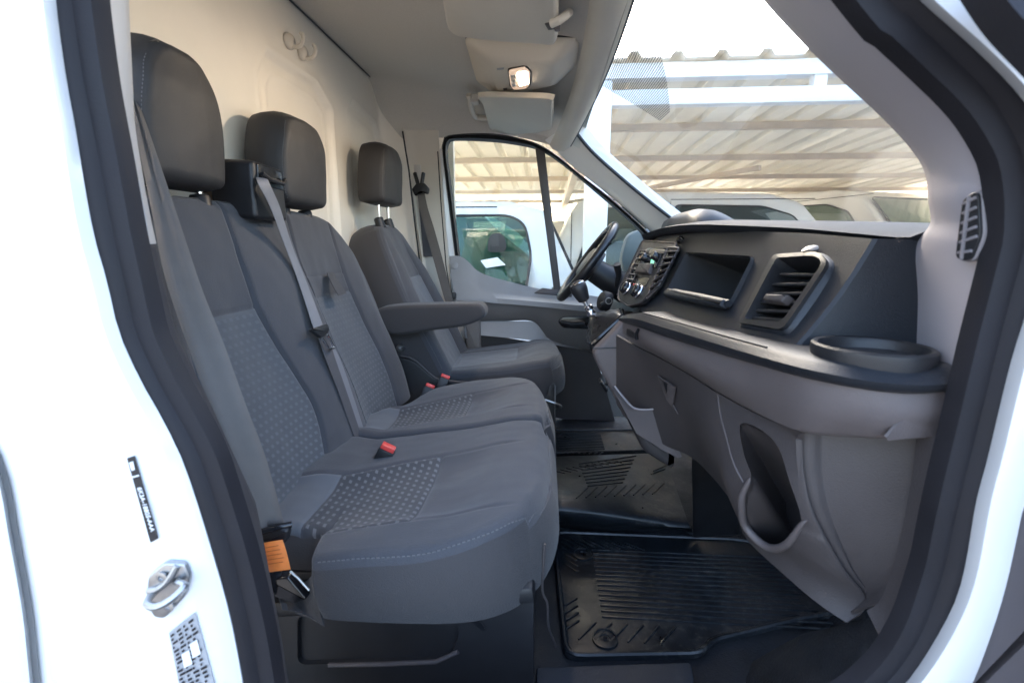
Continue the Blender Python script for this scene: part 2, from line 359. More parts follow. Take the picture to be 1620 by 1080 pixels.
class Pad:
    """an upholstered pad: outline rows yl(v)..yr(v), thickness along N, rounded edges, grooves where the covers are sewn"""
    def __init__(s, o, Vd, N, v0, v1, yl, yr, T, R, D, feat=None, nu=90, nv=60, R0=0.01, R1=None, Y=(0, 1, 0), crown=0.0, seams=(), vseams=()):
        s.o, s.Vd, s.N, s.Y = V(o), V(Vd).normalized(), V(N).normalized(), V(Y); s.v0, s.v1, s.yl, s.yr = v0, v1, yl, yr
        s.T, s.R, s.D, s.feat, s.nu, s.nv, s.R0, s.R1, s.crown = T, R, D, feat, nu, nv, R0, R1 if R1 is not None else R, crown
        s.seams, s.vseams = seams, vseams
    @staticmethod
    def roll(e, R):
        if e >= R: return 0.0
        q = (R - max(e, 0)) / R; return R * (1 - math.sqrt(max(0, 1 - q * q)))
    def h(s, y, v):
        dl = (s.yl(v + 0.004) - s.yl(v - 0.004)) / 0.008; dr = (s.yr(v + 0.004) - s.yr(v - 0.004)) / 0.008
        el = (y - s.yl(v)) / math.sqrt(1 + dl * dl); er = (s.yr(v) - y) / math.sqrt(1 + dr * dr)
        h = s.T - max(s.roll(min(el, er), s.R), s.roll(v - s.v0, s.R0) if s.R0 else 0, s.roll(s.v1 - v, s.R1))
        # round corners together
        a, b = s.R - min(el, er), s.R1 - (s.v1 - v)
        if a > 0 and b > 0:
            q = min(1, math.hypot(a / s.R, b / s.R1)); h = min(h, s.T - max(s.R, s.R1) * (1 - math.sqrt(1 - q * q)))
        if s.crown:
            m = (y - s.yl(v)) / max(1e-6, s.yr(v) - s.yl(v)) * 2 - 1; h += s.crown * (1 - m * m)
        if s.feat: h += s.feat(y, v)
        h += .0020 * nz.noise(V((y * 13, v * 13, s.T * 90))) + .0009 * nz.noise(V((y * 34, v * 22, 3)))   # slack and creases in the cover
        return h
    def pt(s, y, v, d=0.0): return s.o + s.Vd * v + s.Y * y + s.N * (s.h(y, v) + d)
    def us(s):
        out = []
        for i in range(s.nu + 1):
            t = i / s.nu; out.append(0.75 * t + 0.25 * (0.5 - 0.5 * math.cos(math.pi * t)))
        return out
    def vsamp(s):
        out = []
        for i in range(s.nv + 1):
            t = i / s.nv; out.append(s.v0 + (s.v1 - s.v0) * (0.75 * t + 0.25 * (0.5 - 0.5 * math.cos(math.pi * t))))
        for q in s.vseams:
            k = min(range(1, len(out) - 1), key=lambda i: abs(out[i] - q)); out[k] = q
        return out
    def columns(s):
        vm = (s.v0 + s.v1) / 2; b = [s.yl] + list(s.seams) + [s.yr]; wd_ = [b[i + 1](vm) - b[i](vm) for i in range(len(b) - 1)]; tot = sum(wd_)
        ct = [max(6, round(s.nu * q / tot)) for q in wd_]
        def row(v):
            out = []
            for i, c in enumerate(ct):
                a, d = b[i](v), b[i + 1](v)
                if i > 0: a = max(min(a, s.yr(v) - .002), s.yl(v) + .002)
                if i < len(ct) - 1: d = max(min(d, s.yr(v) - .001), s.yl(v) + .003)
                for k in range(c):
                    t = k / c
                    if i == 0 and len(ct) > 1: t = 1 - (1 - t) ** 1.0; t = t * .7 + .3 * t * t
                    if i == len(ct) - 1 and len(ct) > 1: t = t * .7 + .3 * (1 - (1 - t) ** 2)
                    if len(ct) == 1: t = .75 * t + .25 * (.5 - .5 * math.cos(math.pi * t))
                    out.append(a + (d - a) * t)
            return out + [s.yr(v)]
        return row
    def build(s, name, mat, parent, inserts=(), side=None, bulge=0.006, back=None):
        rowf, W = s.columns(), s.vsamp(); vs, uv = [], []; n = len(rowf(W[0]))
        for v in W:
            for y in rowf(v): vs.append(s.pt(y, v)); uv.append((y, v))
        fs = [[i * n + j, i * n + j + 1, (i + 1) * n + j + 1, (i + 1) * n + j] for i in range(len(W) - 1) for j in range(n - 1)]
        main, sub = [], [[] for _ in inserts]
        for f in fs:
            y = sum(uv[k][0] for k in f) / 4; v = sum(uv[k][1] for k in f) / 4
            for q, ins in enumerate(inserts):
                if ins[0](y, v): sub[q].append(f); break
            else: main.append(f)
        m = len(W)
        bd = [j for j in range(n)] + [i * n + n - 1 for i in range(1, m)] + [(m - 1) * n + j for j in range(n - 2, -1, -1)] + [i * n for i in range(m - 2, 0, -1)]
        cen = sum((vs[k] for k in bd), V()) / len(bd)
        rings = [bd]; V2 = list(vs); sidef = []
        for k in range(1, 5):
            t = k / 4; ring = []
            for q in bd:
                y, v = uv[q]; p = s.o + s.Vd * v + s.Y * y; hh = s.h(y, v); d = hh + (-(s.D(v) if callable(s.D) else s.D) - hh) * t
                out = (p - cen); out -= s.N * out.dot(s.N); out = out.normalized()
                ring.append(len(V2)); V2.append(p + s.N * d + out * bulge * math.sin(math.pi * t))
            r0 = rings[-1]
            for a in range(len(bd)):
                b = (a + 1) % len(bd); sidef.append([r0[a], r0[b], ring[b], ring[a]])
            rings.append(ring)
        sidef.append(rings[-1])
        def comp(fl):
            ids = sorted({k for f in fl for k in f}); mp = {k: i for i, k in enumerate(ids)}
            return ([V2[k] for k in ids], [[mp[k] for k in f] for f in fl]), [uv[k] if k < len(uv) else (0, 0) for k in ids]
        if side is None:
            g, u = comp(main + sidef); root = mk(name, g, mat, parent, uv=u, sharp=60)
        else:
            g, u = comp(main); root = mk(name, g, mat, parent, uv=u, sharp=60)
            g, u = comp(sidef); mk(side[0], g, side[1], root, uv=u, sharp=60)
        for q, ins in enumerate(inserts):
            if sub[q]:
                g, u = comp(sub[q]); o = mk(ins[1], g, ins[2], root, uv=u, sharp=60)
                # keep the cloth facing outwards
                if o.data.polygons[len(o.data.polygons) // 2].normal.dot(s.N) < 0:
                    o.data.flip_normals()
        return root
    def line(s, pts, d=0.0008, n=40):
        q = curve([V((a, b, 0)) for a, b in pts], n); return [s.pt(p.x, p.y, d) for p in q]
# ================================================================== THE YARD OUTSIDE
GZ = -0.66
g = mk('ground', ([(-150, -150, GZ), (250, -150, GZ), (250, 250, GZ), (-150, 250, GZ)], [[0, 1, 2, 3]]), CONC, smooth=False); tag(g, kind='structure')
rd_ = mk('bounce_cutting_ground', ([(-150, -150, GZ + .004), (250, -150, GZ + .004), (250, 1.6, GZ + .004), (-150, 1.6, GZ + .004)], [[0, 1, 2, 3]]), M('dark_ground', (0.075, 0.075, 0.078), 0.9, bump=(60, 0.4, 0.01), var=(0.8, 0.15)), smooth=False); tag(rd_, kind='structure')  # unseen dark ground, added to cut the bounce onto pillar and cab
# ------------------------------------------------------------------ the van's own shell
van = thing('van', 'white panel van seen from the side through its open passenger doorway', 'van', (0, 0, GZ))
# B pillar: painted metal left of the doorway
EO = [(70, -330), (85, -150), (97, 0), (113, 117), (130, 207), (157, 360), (180, 443), (200, 527), (233, 600), (267, 660), (297, 720), (322, 790), (350, 880), (373, 960), (388, 1030), (400, 1100), (412, 1190)]
EI = [(140, -330), (152, -150), (163, 0), (172, 70), (187, 165), (205, 245), (227, 360), (240, 440), (262, 535), (298, 610), (330, 660), (360, 720), (384, 795), (405, 865), (425, 955), (437, 1030), (447, 1100), (458, 1190)]
def rows_at(offs, n=40):
    base = resample(cr([V((a, b, 0)) for a, b in EO], 8), n); return [[P(p.x + dx, p.y, Y=dep) for p in base] for dx, dep in offs]
LB = [(-160, -330), (-150, 0), (-120, 400), (-40, 640), (8, 740), (30, 850), (50, 960), (58, 1030), (66, 1110), (74, 1190)]
lb = resample(cr([V((a, b, 0)) for a, b in LB], 8), 40); base = resample(cr([V((a, b, 0)) for a, b in EO], 8), 40)
rows = []
for t, dep in ((0, .445), (0.0, .43), (.012, .418), (.04, .408), (.12, .398), (.3, .39), (.5, .386), (.7, .386), (.88, .388), (.95, .392), (.985, .402), (1.0, .42), (1.0, .46)):
    rows.append([P(base[i].x + (lb[i].x - base[i].x) * t, base[i].y + (lb[i].y - base[i].y) * t, Y=dep) for i in range(40)])
bp = mk('door_pillar', skin(rows), WHT, van)
# side panel further back, beyond the shut line
rows = []
for dx, dep in ((-6, .45), (-10, .41), (-16, .397), (-40, .39), (-120, .388), (-400, .388)):
    rows.append([P(q.x + dx, q.y, Y=dep) for q in lb])
sp_ = mk('side_panel', skin(rows), WHT, van)
mk('shut_line_seal', skin([[P(q.x + 5, q.y, Y=.420) for q in lb], [P(q.x - 12, q.y, Y=.420) for q in lb]]), WHT, van)
# door seal all round the doorway
AI = [(1327, 0), (1370, 43), (1440, 108), (1513, 177), (1550, 226), (1567, 283), (1568, 360), (1545, 453), (1517, 577), (1482, 720), (1457, 820), (1437, 920), (1413, 987), (1370, 1038), (1323, 1080), (1250, 1120)]
AO = [(1440, -8), (1523, 67), (1580, 123), (1622, 178), (1645, 260), (1650, 330), (1640, 410), (1618, 490), (1593, 573), (1557, 720), (1537, 797), (1513, 920), (1478, 1003), (1427, 1080), (1370, 1130), (1250, 1180)]
SY = .43
loopL = [P((a[0] + b[0]) / 2, (a[1] + b[1]) / 2, Y=SY) for a, b in zip(resample([V((x, y, 0)) for x, y in EO], 30), resample([V((x, y, 0)) for x, y in EI], 30))]
loopR = [P((a[0] + b[0]) / 2, (a[1] + b[1]) / 2, Y=SY) for a, b in zip(resample([V((x, y, 0)) for x, y in AI], 30), resample([V((x, y, 0)) for x, y in AO], 30))]
top = [V((-.40, SY, 1.20)), V((-.36, SY, 1.30)), V((-.25, SY, 1.335)), V((0.0, SY, 1.29)), V((.10, SY, 1.15))]
bot = [V((.20, SY, .235)), V((0, SY, .215)), V((-.2, SY, .215)), V((-.285, SY, .24))]
loop = resample(cr(loopL[::-1] + top + loopR + bot, 4, closed=True), 260, closed=True)
def prof_seal(): # a flat flocked carrier with a hollow bulb on it
    return [(.020, .006), (.019, .012), (.010, .0135), (.003, .013), (-.001, .019), (-.007, .0215), (-.013, .019), (-.016, .012), (-.020, .010), (-.021, .004), (-.02, -.006), (.02, -.006)]
sl = mk('door_seal', sweep(loop, [(x, -y) for x, y in prof_seal()], closed=True, up=(0, 1, 0)), SEA, van, sharp=50)
mk('seal_lip', sweep(loop, [(x, -y) for x, y in [(-.021, .002), (-.0225, .008), (-.025, .009), (-.031, .004), (-.032, -.006), (-.026, -.008)]], closed=True, up=(0, 1, 0)), SEAG, sl)
# trim inside the B pillar
E2 = resample(cr([V((a, b, 0)) for a, b in EI], 8), 40)
def between(y): return lerpk([(-330, 190), (0, 196), (200, 206), (330, 228), (415, 247), (430, 250), (530, 275), (660, 338), (800, 402), (1000, 440), (1190, 470)], y)
up_rows, lo_rows = [[], [], [], []], [[], [], [], []]
for q in E2:
    rx = between(q.y)
    for lst in ((up_rows,) if q.y < 412 else (lo_rows,)):
        for k, (t, dep) in enumerate(((-.25, .44), (.2, .455), (.75, .47), (1.0, .52))): lst[k].append(P(q.x + (rx - q.x) * t, q.y, Y=dep))
for k in range(4): lo_rows[k].insert(0, up_rows[k][-1] + V((0, 0, -.004)))
mk('pillar_trim', solid(up_rows, .004), BEL, van); mk('lower_pillar_trim', solid(lo_rows, .003), SEAG, van)
# floor, step and sill
fl = mk('cab_floor', rbox((-.05, 1.36, -.02), (1.75, 1.68, .04), .01), FLR, van)
mk('sill_step', solid([[V((x, .40, z)) for x in (-.45, -.1, .2, .6)] for z in (-.30, -.02, .12, .175)] + [[V((x, y, z)) for x in (-.45, -.1, .2, .6)] for y, z in ((.43, .20), (.47, .20), (.50, .17), (.53, .0))], .004), FLR, van)
# step plate on the floor in front of the seat base
mk('floor_edge_strip', slab(rpoly([P(848, 1062, Z=.0), P(1092, 1054, Z=.0), P(1110, 1150, Z=.0), P(848, 1150, Z=.0)], .01), (0, 0, 1), .012, .004), M('strip_rubber', (0.03, 0.035, 0.045), 0.55, bump=(700, 0.8, 0.001)), van)
# bulkhead: painted sheet with pressed panels
BX = -.715
def sdq(p, q):                                # signed distance to a convex polygon (y, z), negative inside
    d = -9
    for (ay, az), (by, bz) in zip(q, q[1:] + q[:1]):
        L = math.hypot(by - ay, bz - az); d = max(d, ((p[0] - ay) * (bz - az) - (p[1] - az) * (by - ay)) / L)
    return d
def YZ(x, y): p = P(x, y, X=BX); return (p.y, p.z)
panels = []
q1 = [YZ(404, 80), YZ(418, 76), YZ(516, 152), YZ(531, 262)]
yl_, yr_ = q1[0][0], q1[3][0]; panels.append([(yl_, .45), (yr_, .45), (yr_, q1[2][1] - .03), (yr_ - .10, q1[2][1] + .02), (yl_ + .05, q1[1][1]), (yl_, q1[0][1] - .05)])
panels.append([(yr_ + .13, .45), (2.12, .45), (2.12, 1.22), (2.05, 1.30), (yr_ + .18, 1.32), (yr_ + .13, 1.27)])
(lambda q: None)([(.5, .45), (yl_ - .13, .45), (yl_ - .13, 1.25), (yl_ - .2, 1.33), (.5, 1.33)])
rows = []
NYB, NZB = 260, 180
for i in range(NZB + 1):
    z = -.02 + 1.50 * i / NZB; r = []
    for j in range(NYB + 1):
        y = .44 + (2.235 - .44) * j / NYB
        x = BX
        for pq in panels:
            d = sdq((y, z), pq); x += -.014 * sm(-d, -.002, .014) + .005 * math.exp(-((d + .045) / .006) ** 2) + .003 * math.exp(-((d - .006) / .008) ** 2)
        x += .115 * sm(y, 2.07, 2.20) ** 1.5
        r.append(V((x, y, z)))
    rows.append(r)
bk = mk('bulkhead', skin(rows), CRM, van, sharp=80)
# coat hooks on it
for px, py in ((455, 66), (476, 84)):
    c = P(px, py, X=BX + .002); 
    h = lathe([(.020, 0), (.021, .006), (.018, .013), (.010, .018), (.0001, .019)], c, (1, 0, 0), 20)
    hk = mk('coat_hook', h, BEI, bk)
    mk('hook_arm', tube(cr([c + V((.008, 0, -.012)), c + V((.030, 0, -.014)), c + V((.043, 0, -.002)), c + V((.044, 0, .014)), c + V((.038, 0, .02))], 5), .0055, 8), BEI, hk)
# ceiling: sloping head lining
def ceil_z(x): return 1.462 - .247 * (x + .715) + .03 * math.sin(math.pi * min(max((x + .715) / .85, 0), 1))
rows = []
for i in range(61):
    y = .47 + (2.16 - .47) * i / 60; r = []
    for j in range(41):
        x = -.715 + (.145 + .715) * j / 40
        z = ceil_z(x); e = min(y - .47, 2.16 - y)
        lim = 1.262 - .05 * sm(x, -.1, .14)
        dd = max(0, 1 - e / .20); z = z - (z - lim) * dd ** 2.2
        r.append(V((x - .0 * dd, y, z)))
    rows.append(r)
ce = mk('head_lining', skin(rows), LIN, van, sharp=80)
# roof skin over it, and a wiring edge line at the bulkhead
mk('roof_panel', rbox((-.32, 1.3, 1.53), (1.0, 1.95, .03), .01), WHT, van)
mk('lining_edge', tube([V((-.706, .5 + 1.62 * i / 20, ceil_z(-.706) - .004)) for i in range(21)], .0025, 6), PLB, ce)
# driver side: header trim and B post
hd = [(612, 168), (640, 208)]
PYD = 2.135
mk('header_trim', solid([curve(PY([(608, 163, 2.17), (700, 160, 2.14), (800, 165, 2.09), (900, 185, 2.03)]), 24), curve(PY([(628, 205, 2.17), (700, 205, 2.155), (800, 208, 2.15), (890, 214, 2.13), (935, 262, 2.13)]), 24), curve(PY([(640, 211, 2.18), (700, 211, 2.17), (800, 214, 2.165), (890, 238, 2.15), (935, 280, 2.15)]), 24)], .01), LIN, van)
mk('rear_post_trim', solid([curve(PY([(636, 205, 2.10), (650, 300, 2.10), (664, 400, 2.10), (680, 520, 2.10)]), 20), curve(PY([(645, 207, 2.12), (658, 300, 2.12), (671, 400, 2.12), (688, 520, 2.12)]), 20), curve(PY([(668, 207, 2.13), (680, 300, 2.13), (692, 400, 2.13), (705, 520, 2.13)]), 20), curve(PY([(694, 207, 2.13), (700, 300, 2.13), (709, 400, 2.13), (722, 560, 2.13)]), 20)], .01), BEI, van)
mk('post_joint', tube(PY([(637, 208, 2.095), (647, 270, 2.095), (656, 350, 2.095), (666, 430, 2.095)]), .004, 6), PLB, van)
mk('rear_side_wall', rbox((-.58, 2.225, .6), (.32, .03, 1.8), .004), CRM, van)
# windscreen
WT = [V((.09, 2.00, 1.195)), V((.118, 1.9, 1.232)), V((.150, 1.6, 1.262)), V((.163, 1.3, 1.272)), V((.160, 1.0, 1.268)), V((.145, .75, 1.25)), V((.10, .56, 1.215))]
WB = [V((.50, 2.055, .885)), V((.60, 1.9, .835)), V((.70, 1.6, .835)), V((.735, 1.3, .835)), V((.70, 1.0, .835)), V((.62, .75, .835)), V((.48, .53, .80))]
wt, wb = curve(WT, 40), curve(WB, 40)
rows = [[a.lerp(b, t) + V((.028, 0, .03)) * math.sin(math.pi * t) for a, b in zip(wt, wb)] for t in [i / 16 for i in range(17)]]
ws = mk('windscreen', skin(rows), GLW, van)
mk('windscreen_edge', tube([p + V((-.004, 0, -.004)) for p in wt], .006, 8), PLB, van)
# dotted sunshade print on the glass round the mirror foot
def dotmat():
    m = bpy.data.materials.new('dotted_print'); m.use_nodes = True; t = m.node_tree; t.nodes.clear(); N = node_chain(t)
    o = t.nodes.new('ShaderNodeOutputMaterial'); d = t.nodes.new('ShaderNodeBsdfDiffuse'); d.inputs[0].default_value = (.10, .11, .13, 1); tr = t.nodes.new('ShaderNodeBsdfTransparent'); mx = t.nodes.new('ShaderNodeMixShader')
    uv = t.nodes.new('ShaderNodeUVMap'); sx = t.nodes.new('ShaderNodeSeparateXYZ'); t.links.new(uv.outputs[0], sx.inputs[0])
    v = N('DIVIDE', sx.outputs[1], .0052); u = N('ADD', N('DIVIDE', sx.outputs[0], .006), N('MULTIPLY', N('MODULO', N('FLOOR', v), 2), .5))
    du = N('SUBTRACT', N('FRACT', u), .5); dv = N('SUBTRACT', N('FRACT', v), .5)
    r = N('SQRT', N('ADD', N('MULTIPLY', du, du), N('MULTIPLY', dv, dv))); a = N('LESS_THAN', r, .37)
    t.links.new(a, mx.inputs[0]); t.links.new(tr.outputs[0], mx.inputs[1]); t.links.new(d.outputs[0], mx.inputs[2]); t.links.new(mx.outputs[0], o.inputs[0]); return m
r0 = []; uvd = []
for i in range(13):
    tt = i / 12; r = []
    y0, y1 = 1.00, 1.52
    for j in range(13):
        y = y0 + (y1 - y0) * j / 12; s = .010 + tt * (.02 + .25 * min(j / 10, 1))
        k = min(range(40), key=lambda q: abs(wt[q].y - y)); k2 = min(max(k + (1 if wt[k].y > y else -1), 0), 39)
        f_ = 0 if wt[k].y == wt[k2].y else (wt[k].y - y) / (wt[k].y - wt[k2].y); a = wt[k].lerp(wt[k2], f_); b = wb[k].lerp(wb[k2], f_)
        r.append(a.lerp(b, s) + V((.028, 0, .03)) * math.sin(math.pi * s) + V((-.004, 0, -.005))); uvd.append((y, s * .72))
    r0.append(r)
mk('dotted_sunshade', skin(r0), dotmat(), ws, uv=uvd)
# front header strip between lining and glass
mk('front_header', solid([[p + V((-.085, 0, .0)) for p in wt], [p + V((-.075, 0, -.016)) for p in wt], [p + V((-.05, 0, -.026)) for p in wt], [p + V((-.028, 0, -.026)) for p in wt], [p + V((-.006, 0, -.012)) for p in wt]], .004), BEI, van)
# far A pillar trim
fa_in = curve(PY([(905, 203, 1.96), (935, 240, 1.97), (985, 285, 1.98), (1030, 322, 1.99), (1066, 350, 2.0), (1085, 368, 2.0)]), 24)
fa_md = curve(PY([(880, 210, 2.03), (925, 258, 2.05), (975, 303, 2.06), (1015, 338, 2.07), (1050, 362, 2.07), (1070, 380, 2.07)]), 24)
fa_out = curve(PY([(862, 222, 2.10), (905, 262, 2.12), (955, 302, 2.13), (1000, 340, 2.13), (1028, 366, 2.13), (1045, 385, 2.13)]), 24)
mk('far_windscreen_pillar', solid([[p + V((.05, .02, .02)) for p in fa_in], fa_in, fa_md, fa_out], .004), M('skylit_tone_trim', (.78, .76, .73), .5, bump=(900, .15, .0005)), van)  # paler than the beige trim: sky light painted into the colour
mk('far_glass_edge', tube([p + V((.002, -.002, .001)) for p in fa_in], .0065, 8), PLB, van)
# near A pillar trim with a demister grille
nin = [(1170, -60), (1215, 0), (1300, 90), (1400, 183), (1450, 238), (1470, 276), (1474, 315), (1478, 352), (1462, 376), (1448, 402), (1440, 470), (1431, 560), (1428, 640)]
nou = [(1290, -50), (1345, 0), (1430, 80), (1525, 170), (1562, 220), (1582, 283), (1582, 320), (1580, 360), (1570, 400), (1562, 440), (1550, 500), (1530, 580), (1510, 660)]
nd = [.60, .585, .565, .55, .54, .535, .53, .535, .55, .575, .60, .615, .615]
a = cr([V((x, y, d)) for (x, y), d in zip(nin, nd)], 5); b = cr([V((x, y, .437)) for x, y in nou], 5)
rows = []
for t, q in ((-.0, .05), (0, 0), (.06, -.012), (.3, -.022), (.6, -.018), (.85, -.006), (1.0, .0)):
    r = []
    for i, (u_, v_) in enumerate(zip(a, b)):
        p = P(u_.x, u_.y, Y=u_.z).lerp(P(v_.x, v_.y, Y=v_.z), t) + (V((.05, .035, .0)) if q == .05 else V((q * .6, q, 0))); r.append(p)
    rows.append(r)
na = mk('near_windscreen_pillar', solid(rows, .003), LAV, van, sharp=60)
# grille
nat = bvh(na)
g3 = [nat.ray_cast(CO, ray(*q).normalized())[0] for q in ((1530, 330), (1556, 320), (1540, 400))]
gnn = (g3[1] - g3[0]).cross(g3[2] - g3[0]).normalized(); gnn = gnn if gnn.y > 0 else -gnn
gpl = (sum(g3, V()) / 3 - gnn * .006, gnn)
go = rpoly([PP(1534, 310, gpl), PP(1564, 296, gpl), PP(1568, 372, gpl), PP(1551, 415, gpl), PP(1522, 411, gpl)], .007)
gr = mk('pillar_vent', slab([p + gpl[1] * .003 for p in go], -gpl[1], .0085, .002), M('vent_frame_grey', (.20, .185, .195), .55), na)
gi = rpoly([PP(1537, 313, gpl), PP(1562, 300, gpl), PP(1566, 370, gpl), PP(1549, 412, gpl), PP(1525, 408, gpl)], .006)
mk('vent_recess', slab([p - gpl[1] * .0055 for p in gi], -gpl[1], .0025, .0005), PLB, gr)
for k in range(6):
    t = .10 + k * .16; l_ = PP(1537, 313, gpl).lerp(PP(1525, 408, gpl), t); r_ = PP(1562 + 4 * t, 300 + 72 * t / .75, gpl) if t < .75 else PP(1566 - 17 * (t - .75) / .25, 372 + 38 * (t - .75) / .25, gpl)
    l_, r_ = l_.lerp(r_, .14), l_.lerp(r_, .93)
    mk('vent_slat', bar(l_ - gpl[1] * .0085, r_ - gpl[1] * .0085, .002, .0025, .0006), MATS['vent_frame_grey'], gr)
mk('vent_rib', bar(PP(1550, 308, gpl) - gpl[1] * .0088, PP(1537, 409, gpl) - gpl[1] * .0088, .0022, .003, .0008, up=(1, 0, 0)), MATS['vent_frame_grey'], gr)
# painted hinge pillar outside the seal on the right
AOf = resample(cr([V((x, y, 0)) for x, y in [(1380, -80)] + AO[:-1]], 8), 50)
rows = [[P(q.x - 18, q.y, Y=.45) for q in AOf], [P(q.x - 4, q.y, Y=.43) for q in AOf], [P(q.x + 6, q.y, Y=.41) for q in AOf], [P(q.x + 30, q.y, Y=.395) for q in AOf], [P(q.x + 70, q.y, Y=.392) for q in AOf], [P(q.x + 130, q.y, Y=.405) for q in AOf], [P(q.x + 230, q.y, Y=.43) for q in AOf]]
mk('hinge_pillar', skin(rows), WHT, van)
# stickers and striker on the B pillar
bpt = bvh(bp)
def BPp(x, y, d=.0):
    h = bpt.ray_cast(CO, ray(x, y).normalized())[0]; return (h if h is not None else P(x, y, Y=.39)) + V((0, -.0022 - d, 0))
def decal(name, q, mat, par, off=.0, n=14, m=6):
    rows = []
    for i in range(n + 1):
        a = V((*q[0], 0)).lerp(V((*q[3], 0)), i / n); b = V((*q[1], 0)).lerp(V((*q[2], 0)), i / n)
        rows.append([BPp(*a.lerp(b, k / m).xy, off) for k in range(m + 1)])
    return mk(name, solid(rows, .0006), mat, par)
st = decal('sticker', [(204, 723), (216, 719), (253, 849), (241, 856)], BLK, van); tag(st, 'narrow black sticker with white part number')
dn = (BPp(250, 850) - BPp(210, 720)).normalized()
text('6K3A-18805-AAA', 'sticker_text', STW, st, BPp(239.5, 800, .0042), dn, V((1, 0, .25)), .0062)
decal('sticker_mark', [(209, 729), (215, 727), (218, 740), (213, 742)], STW, st, .0012, 4, 3)
decal('sticker_line', [(210, 752), (224, 748), (225, 750), (211, 754)], STW, st, .0012, 2, 4)
st2 = decal('sticker', [(270, 998), (311, 966), (345, 1090), (292, 1110)], STG, van); tag(st2, 'silver grey data sticker printed with boxes')
rr = random.Random(3)
SQ = lambda u, v: (270 + 41 * u + (22 - 0 * u) * v + 12 * u * v, 998 - 32 * u + 112 * v + 12 * u * v)
gs = []
for k in range(17):
    for c in range(4):
        u0 = .05 + .23 * c + rr.uniform(0, .06); u1 = u0 + rr.uniform(.05, .20); v0 = .04 + .055 * k
        a_, b_, c_, d_ = [BPp(*SQ(u, v), .0012) for u, v in ((u0, v0), (min(u1, .97), v0), (min(u1, .97), v0 + .03), (u0, v0 + .03))]; gs.append(([a_, b_, c_, d_], [[0, 1, 2, 3]]))
mk('sticker_print', join(*gs), BLK, st2, smooth=False)
for u0, v0 in ((.30, .36), (.62, .30)):
    decal('sticker_box', [SQ(u0, v0), SQ(u0 + .26, v0), SQ(u0 + .26, v0 + .18), SQ(u0, v0 + .18)], STW, st2, .0018, 3, 3)
# door striker
so = [(243, 905), (268, 883), (299, 885), (307, 905), (300, 935), (268, 970), (252, 968), (240, 945)]
sk_ = mk('door_striker', slab(rpoly([BPp(*q) for q in so], .004)[::-1], (0, -1, 0), .005, .002), STL, van)
for x, y in ((266, 904), (276, 949)): mk('screw', lathe([(.0055, 0), (.0055, .0018), (.003, .0024), (.0028, .0012), (.0001, .0012)], BPp(x, y, .0045), (0, -1, 0), 14), STL, sk_)
mk('striker_loop', tube(cr([BPp(250, 930, .004), BPp(262, 928, .02), BPp(284, 926, .026), BPp(306, 915, .026), BPp(318, 903, .02), BPp(300, 906, .012), BPp(286, 912, .004)], 6), .0035, 8), STL, sk_)
mk('striker_ridge', tube(cr([BPp(246, 925, .006), BPp(262, 920, .008), BPp(277, 908, .008), BPp(290, 886, .006)], 5), .003, 8), STL, sk_)
# kick panel strip low on the hinge pillar
mk('kick_strip', solid([curve(PY([(1458, 690, .475), (1446, 780, .475), (1424, 880, .475), (1400, 950, .475), (1372, 968, .475)]), 24), curve(PY([(1490, 690, .45), (1474, 780, .45), (1452, 880, .45), (1430, 960, .45), (1396, 1008, .45)]), 24), curve(PY([(1510, 690, .437), (1490, 790, .437), (1468, 890, .437), (1440, 980, .437), (1410, 1025, .437)]), 24)], .004), DLD, van)
# wheel arch hump under the near end of the dash
mk('arch_hump', solid([curve(PY([(1190, 1046, .66), (1262, 1006, .62), (1330, 988, .56), (1400, 972, .50)]), 16), curve(PY([(1180, 1075, .60), (1262, 1040, .56), (1330, 1012, .52), (1400, 995, .465)]), 16), curve(PY([(1180, 1130, .55), (1262, 1090, .52), (1330, 1060, .48), (1400, 1015, .44)]), 16), curve(PY([(1180, 1200, .50), (1262, 1160, .46), (1340, 1120, .44), (1430, 1080, .43)]), 16)], .006), FLR, van)
# ================================================================== SEATS
def interp(ks): return lambda v: smk(ks, v)
def lin(ks):
    q = cr([V((a, b, 0)) for a, b in ks], 8); kk = [(p.x, p.y) for p in q]
    return lambda v: lerpk(kk, v)
def groove(d, w_=.004, dep=.009): return -dep * math.exp(-(d / w_) ** 2)
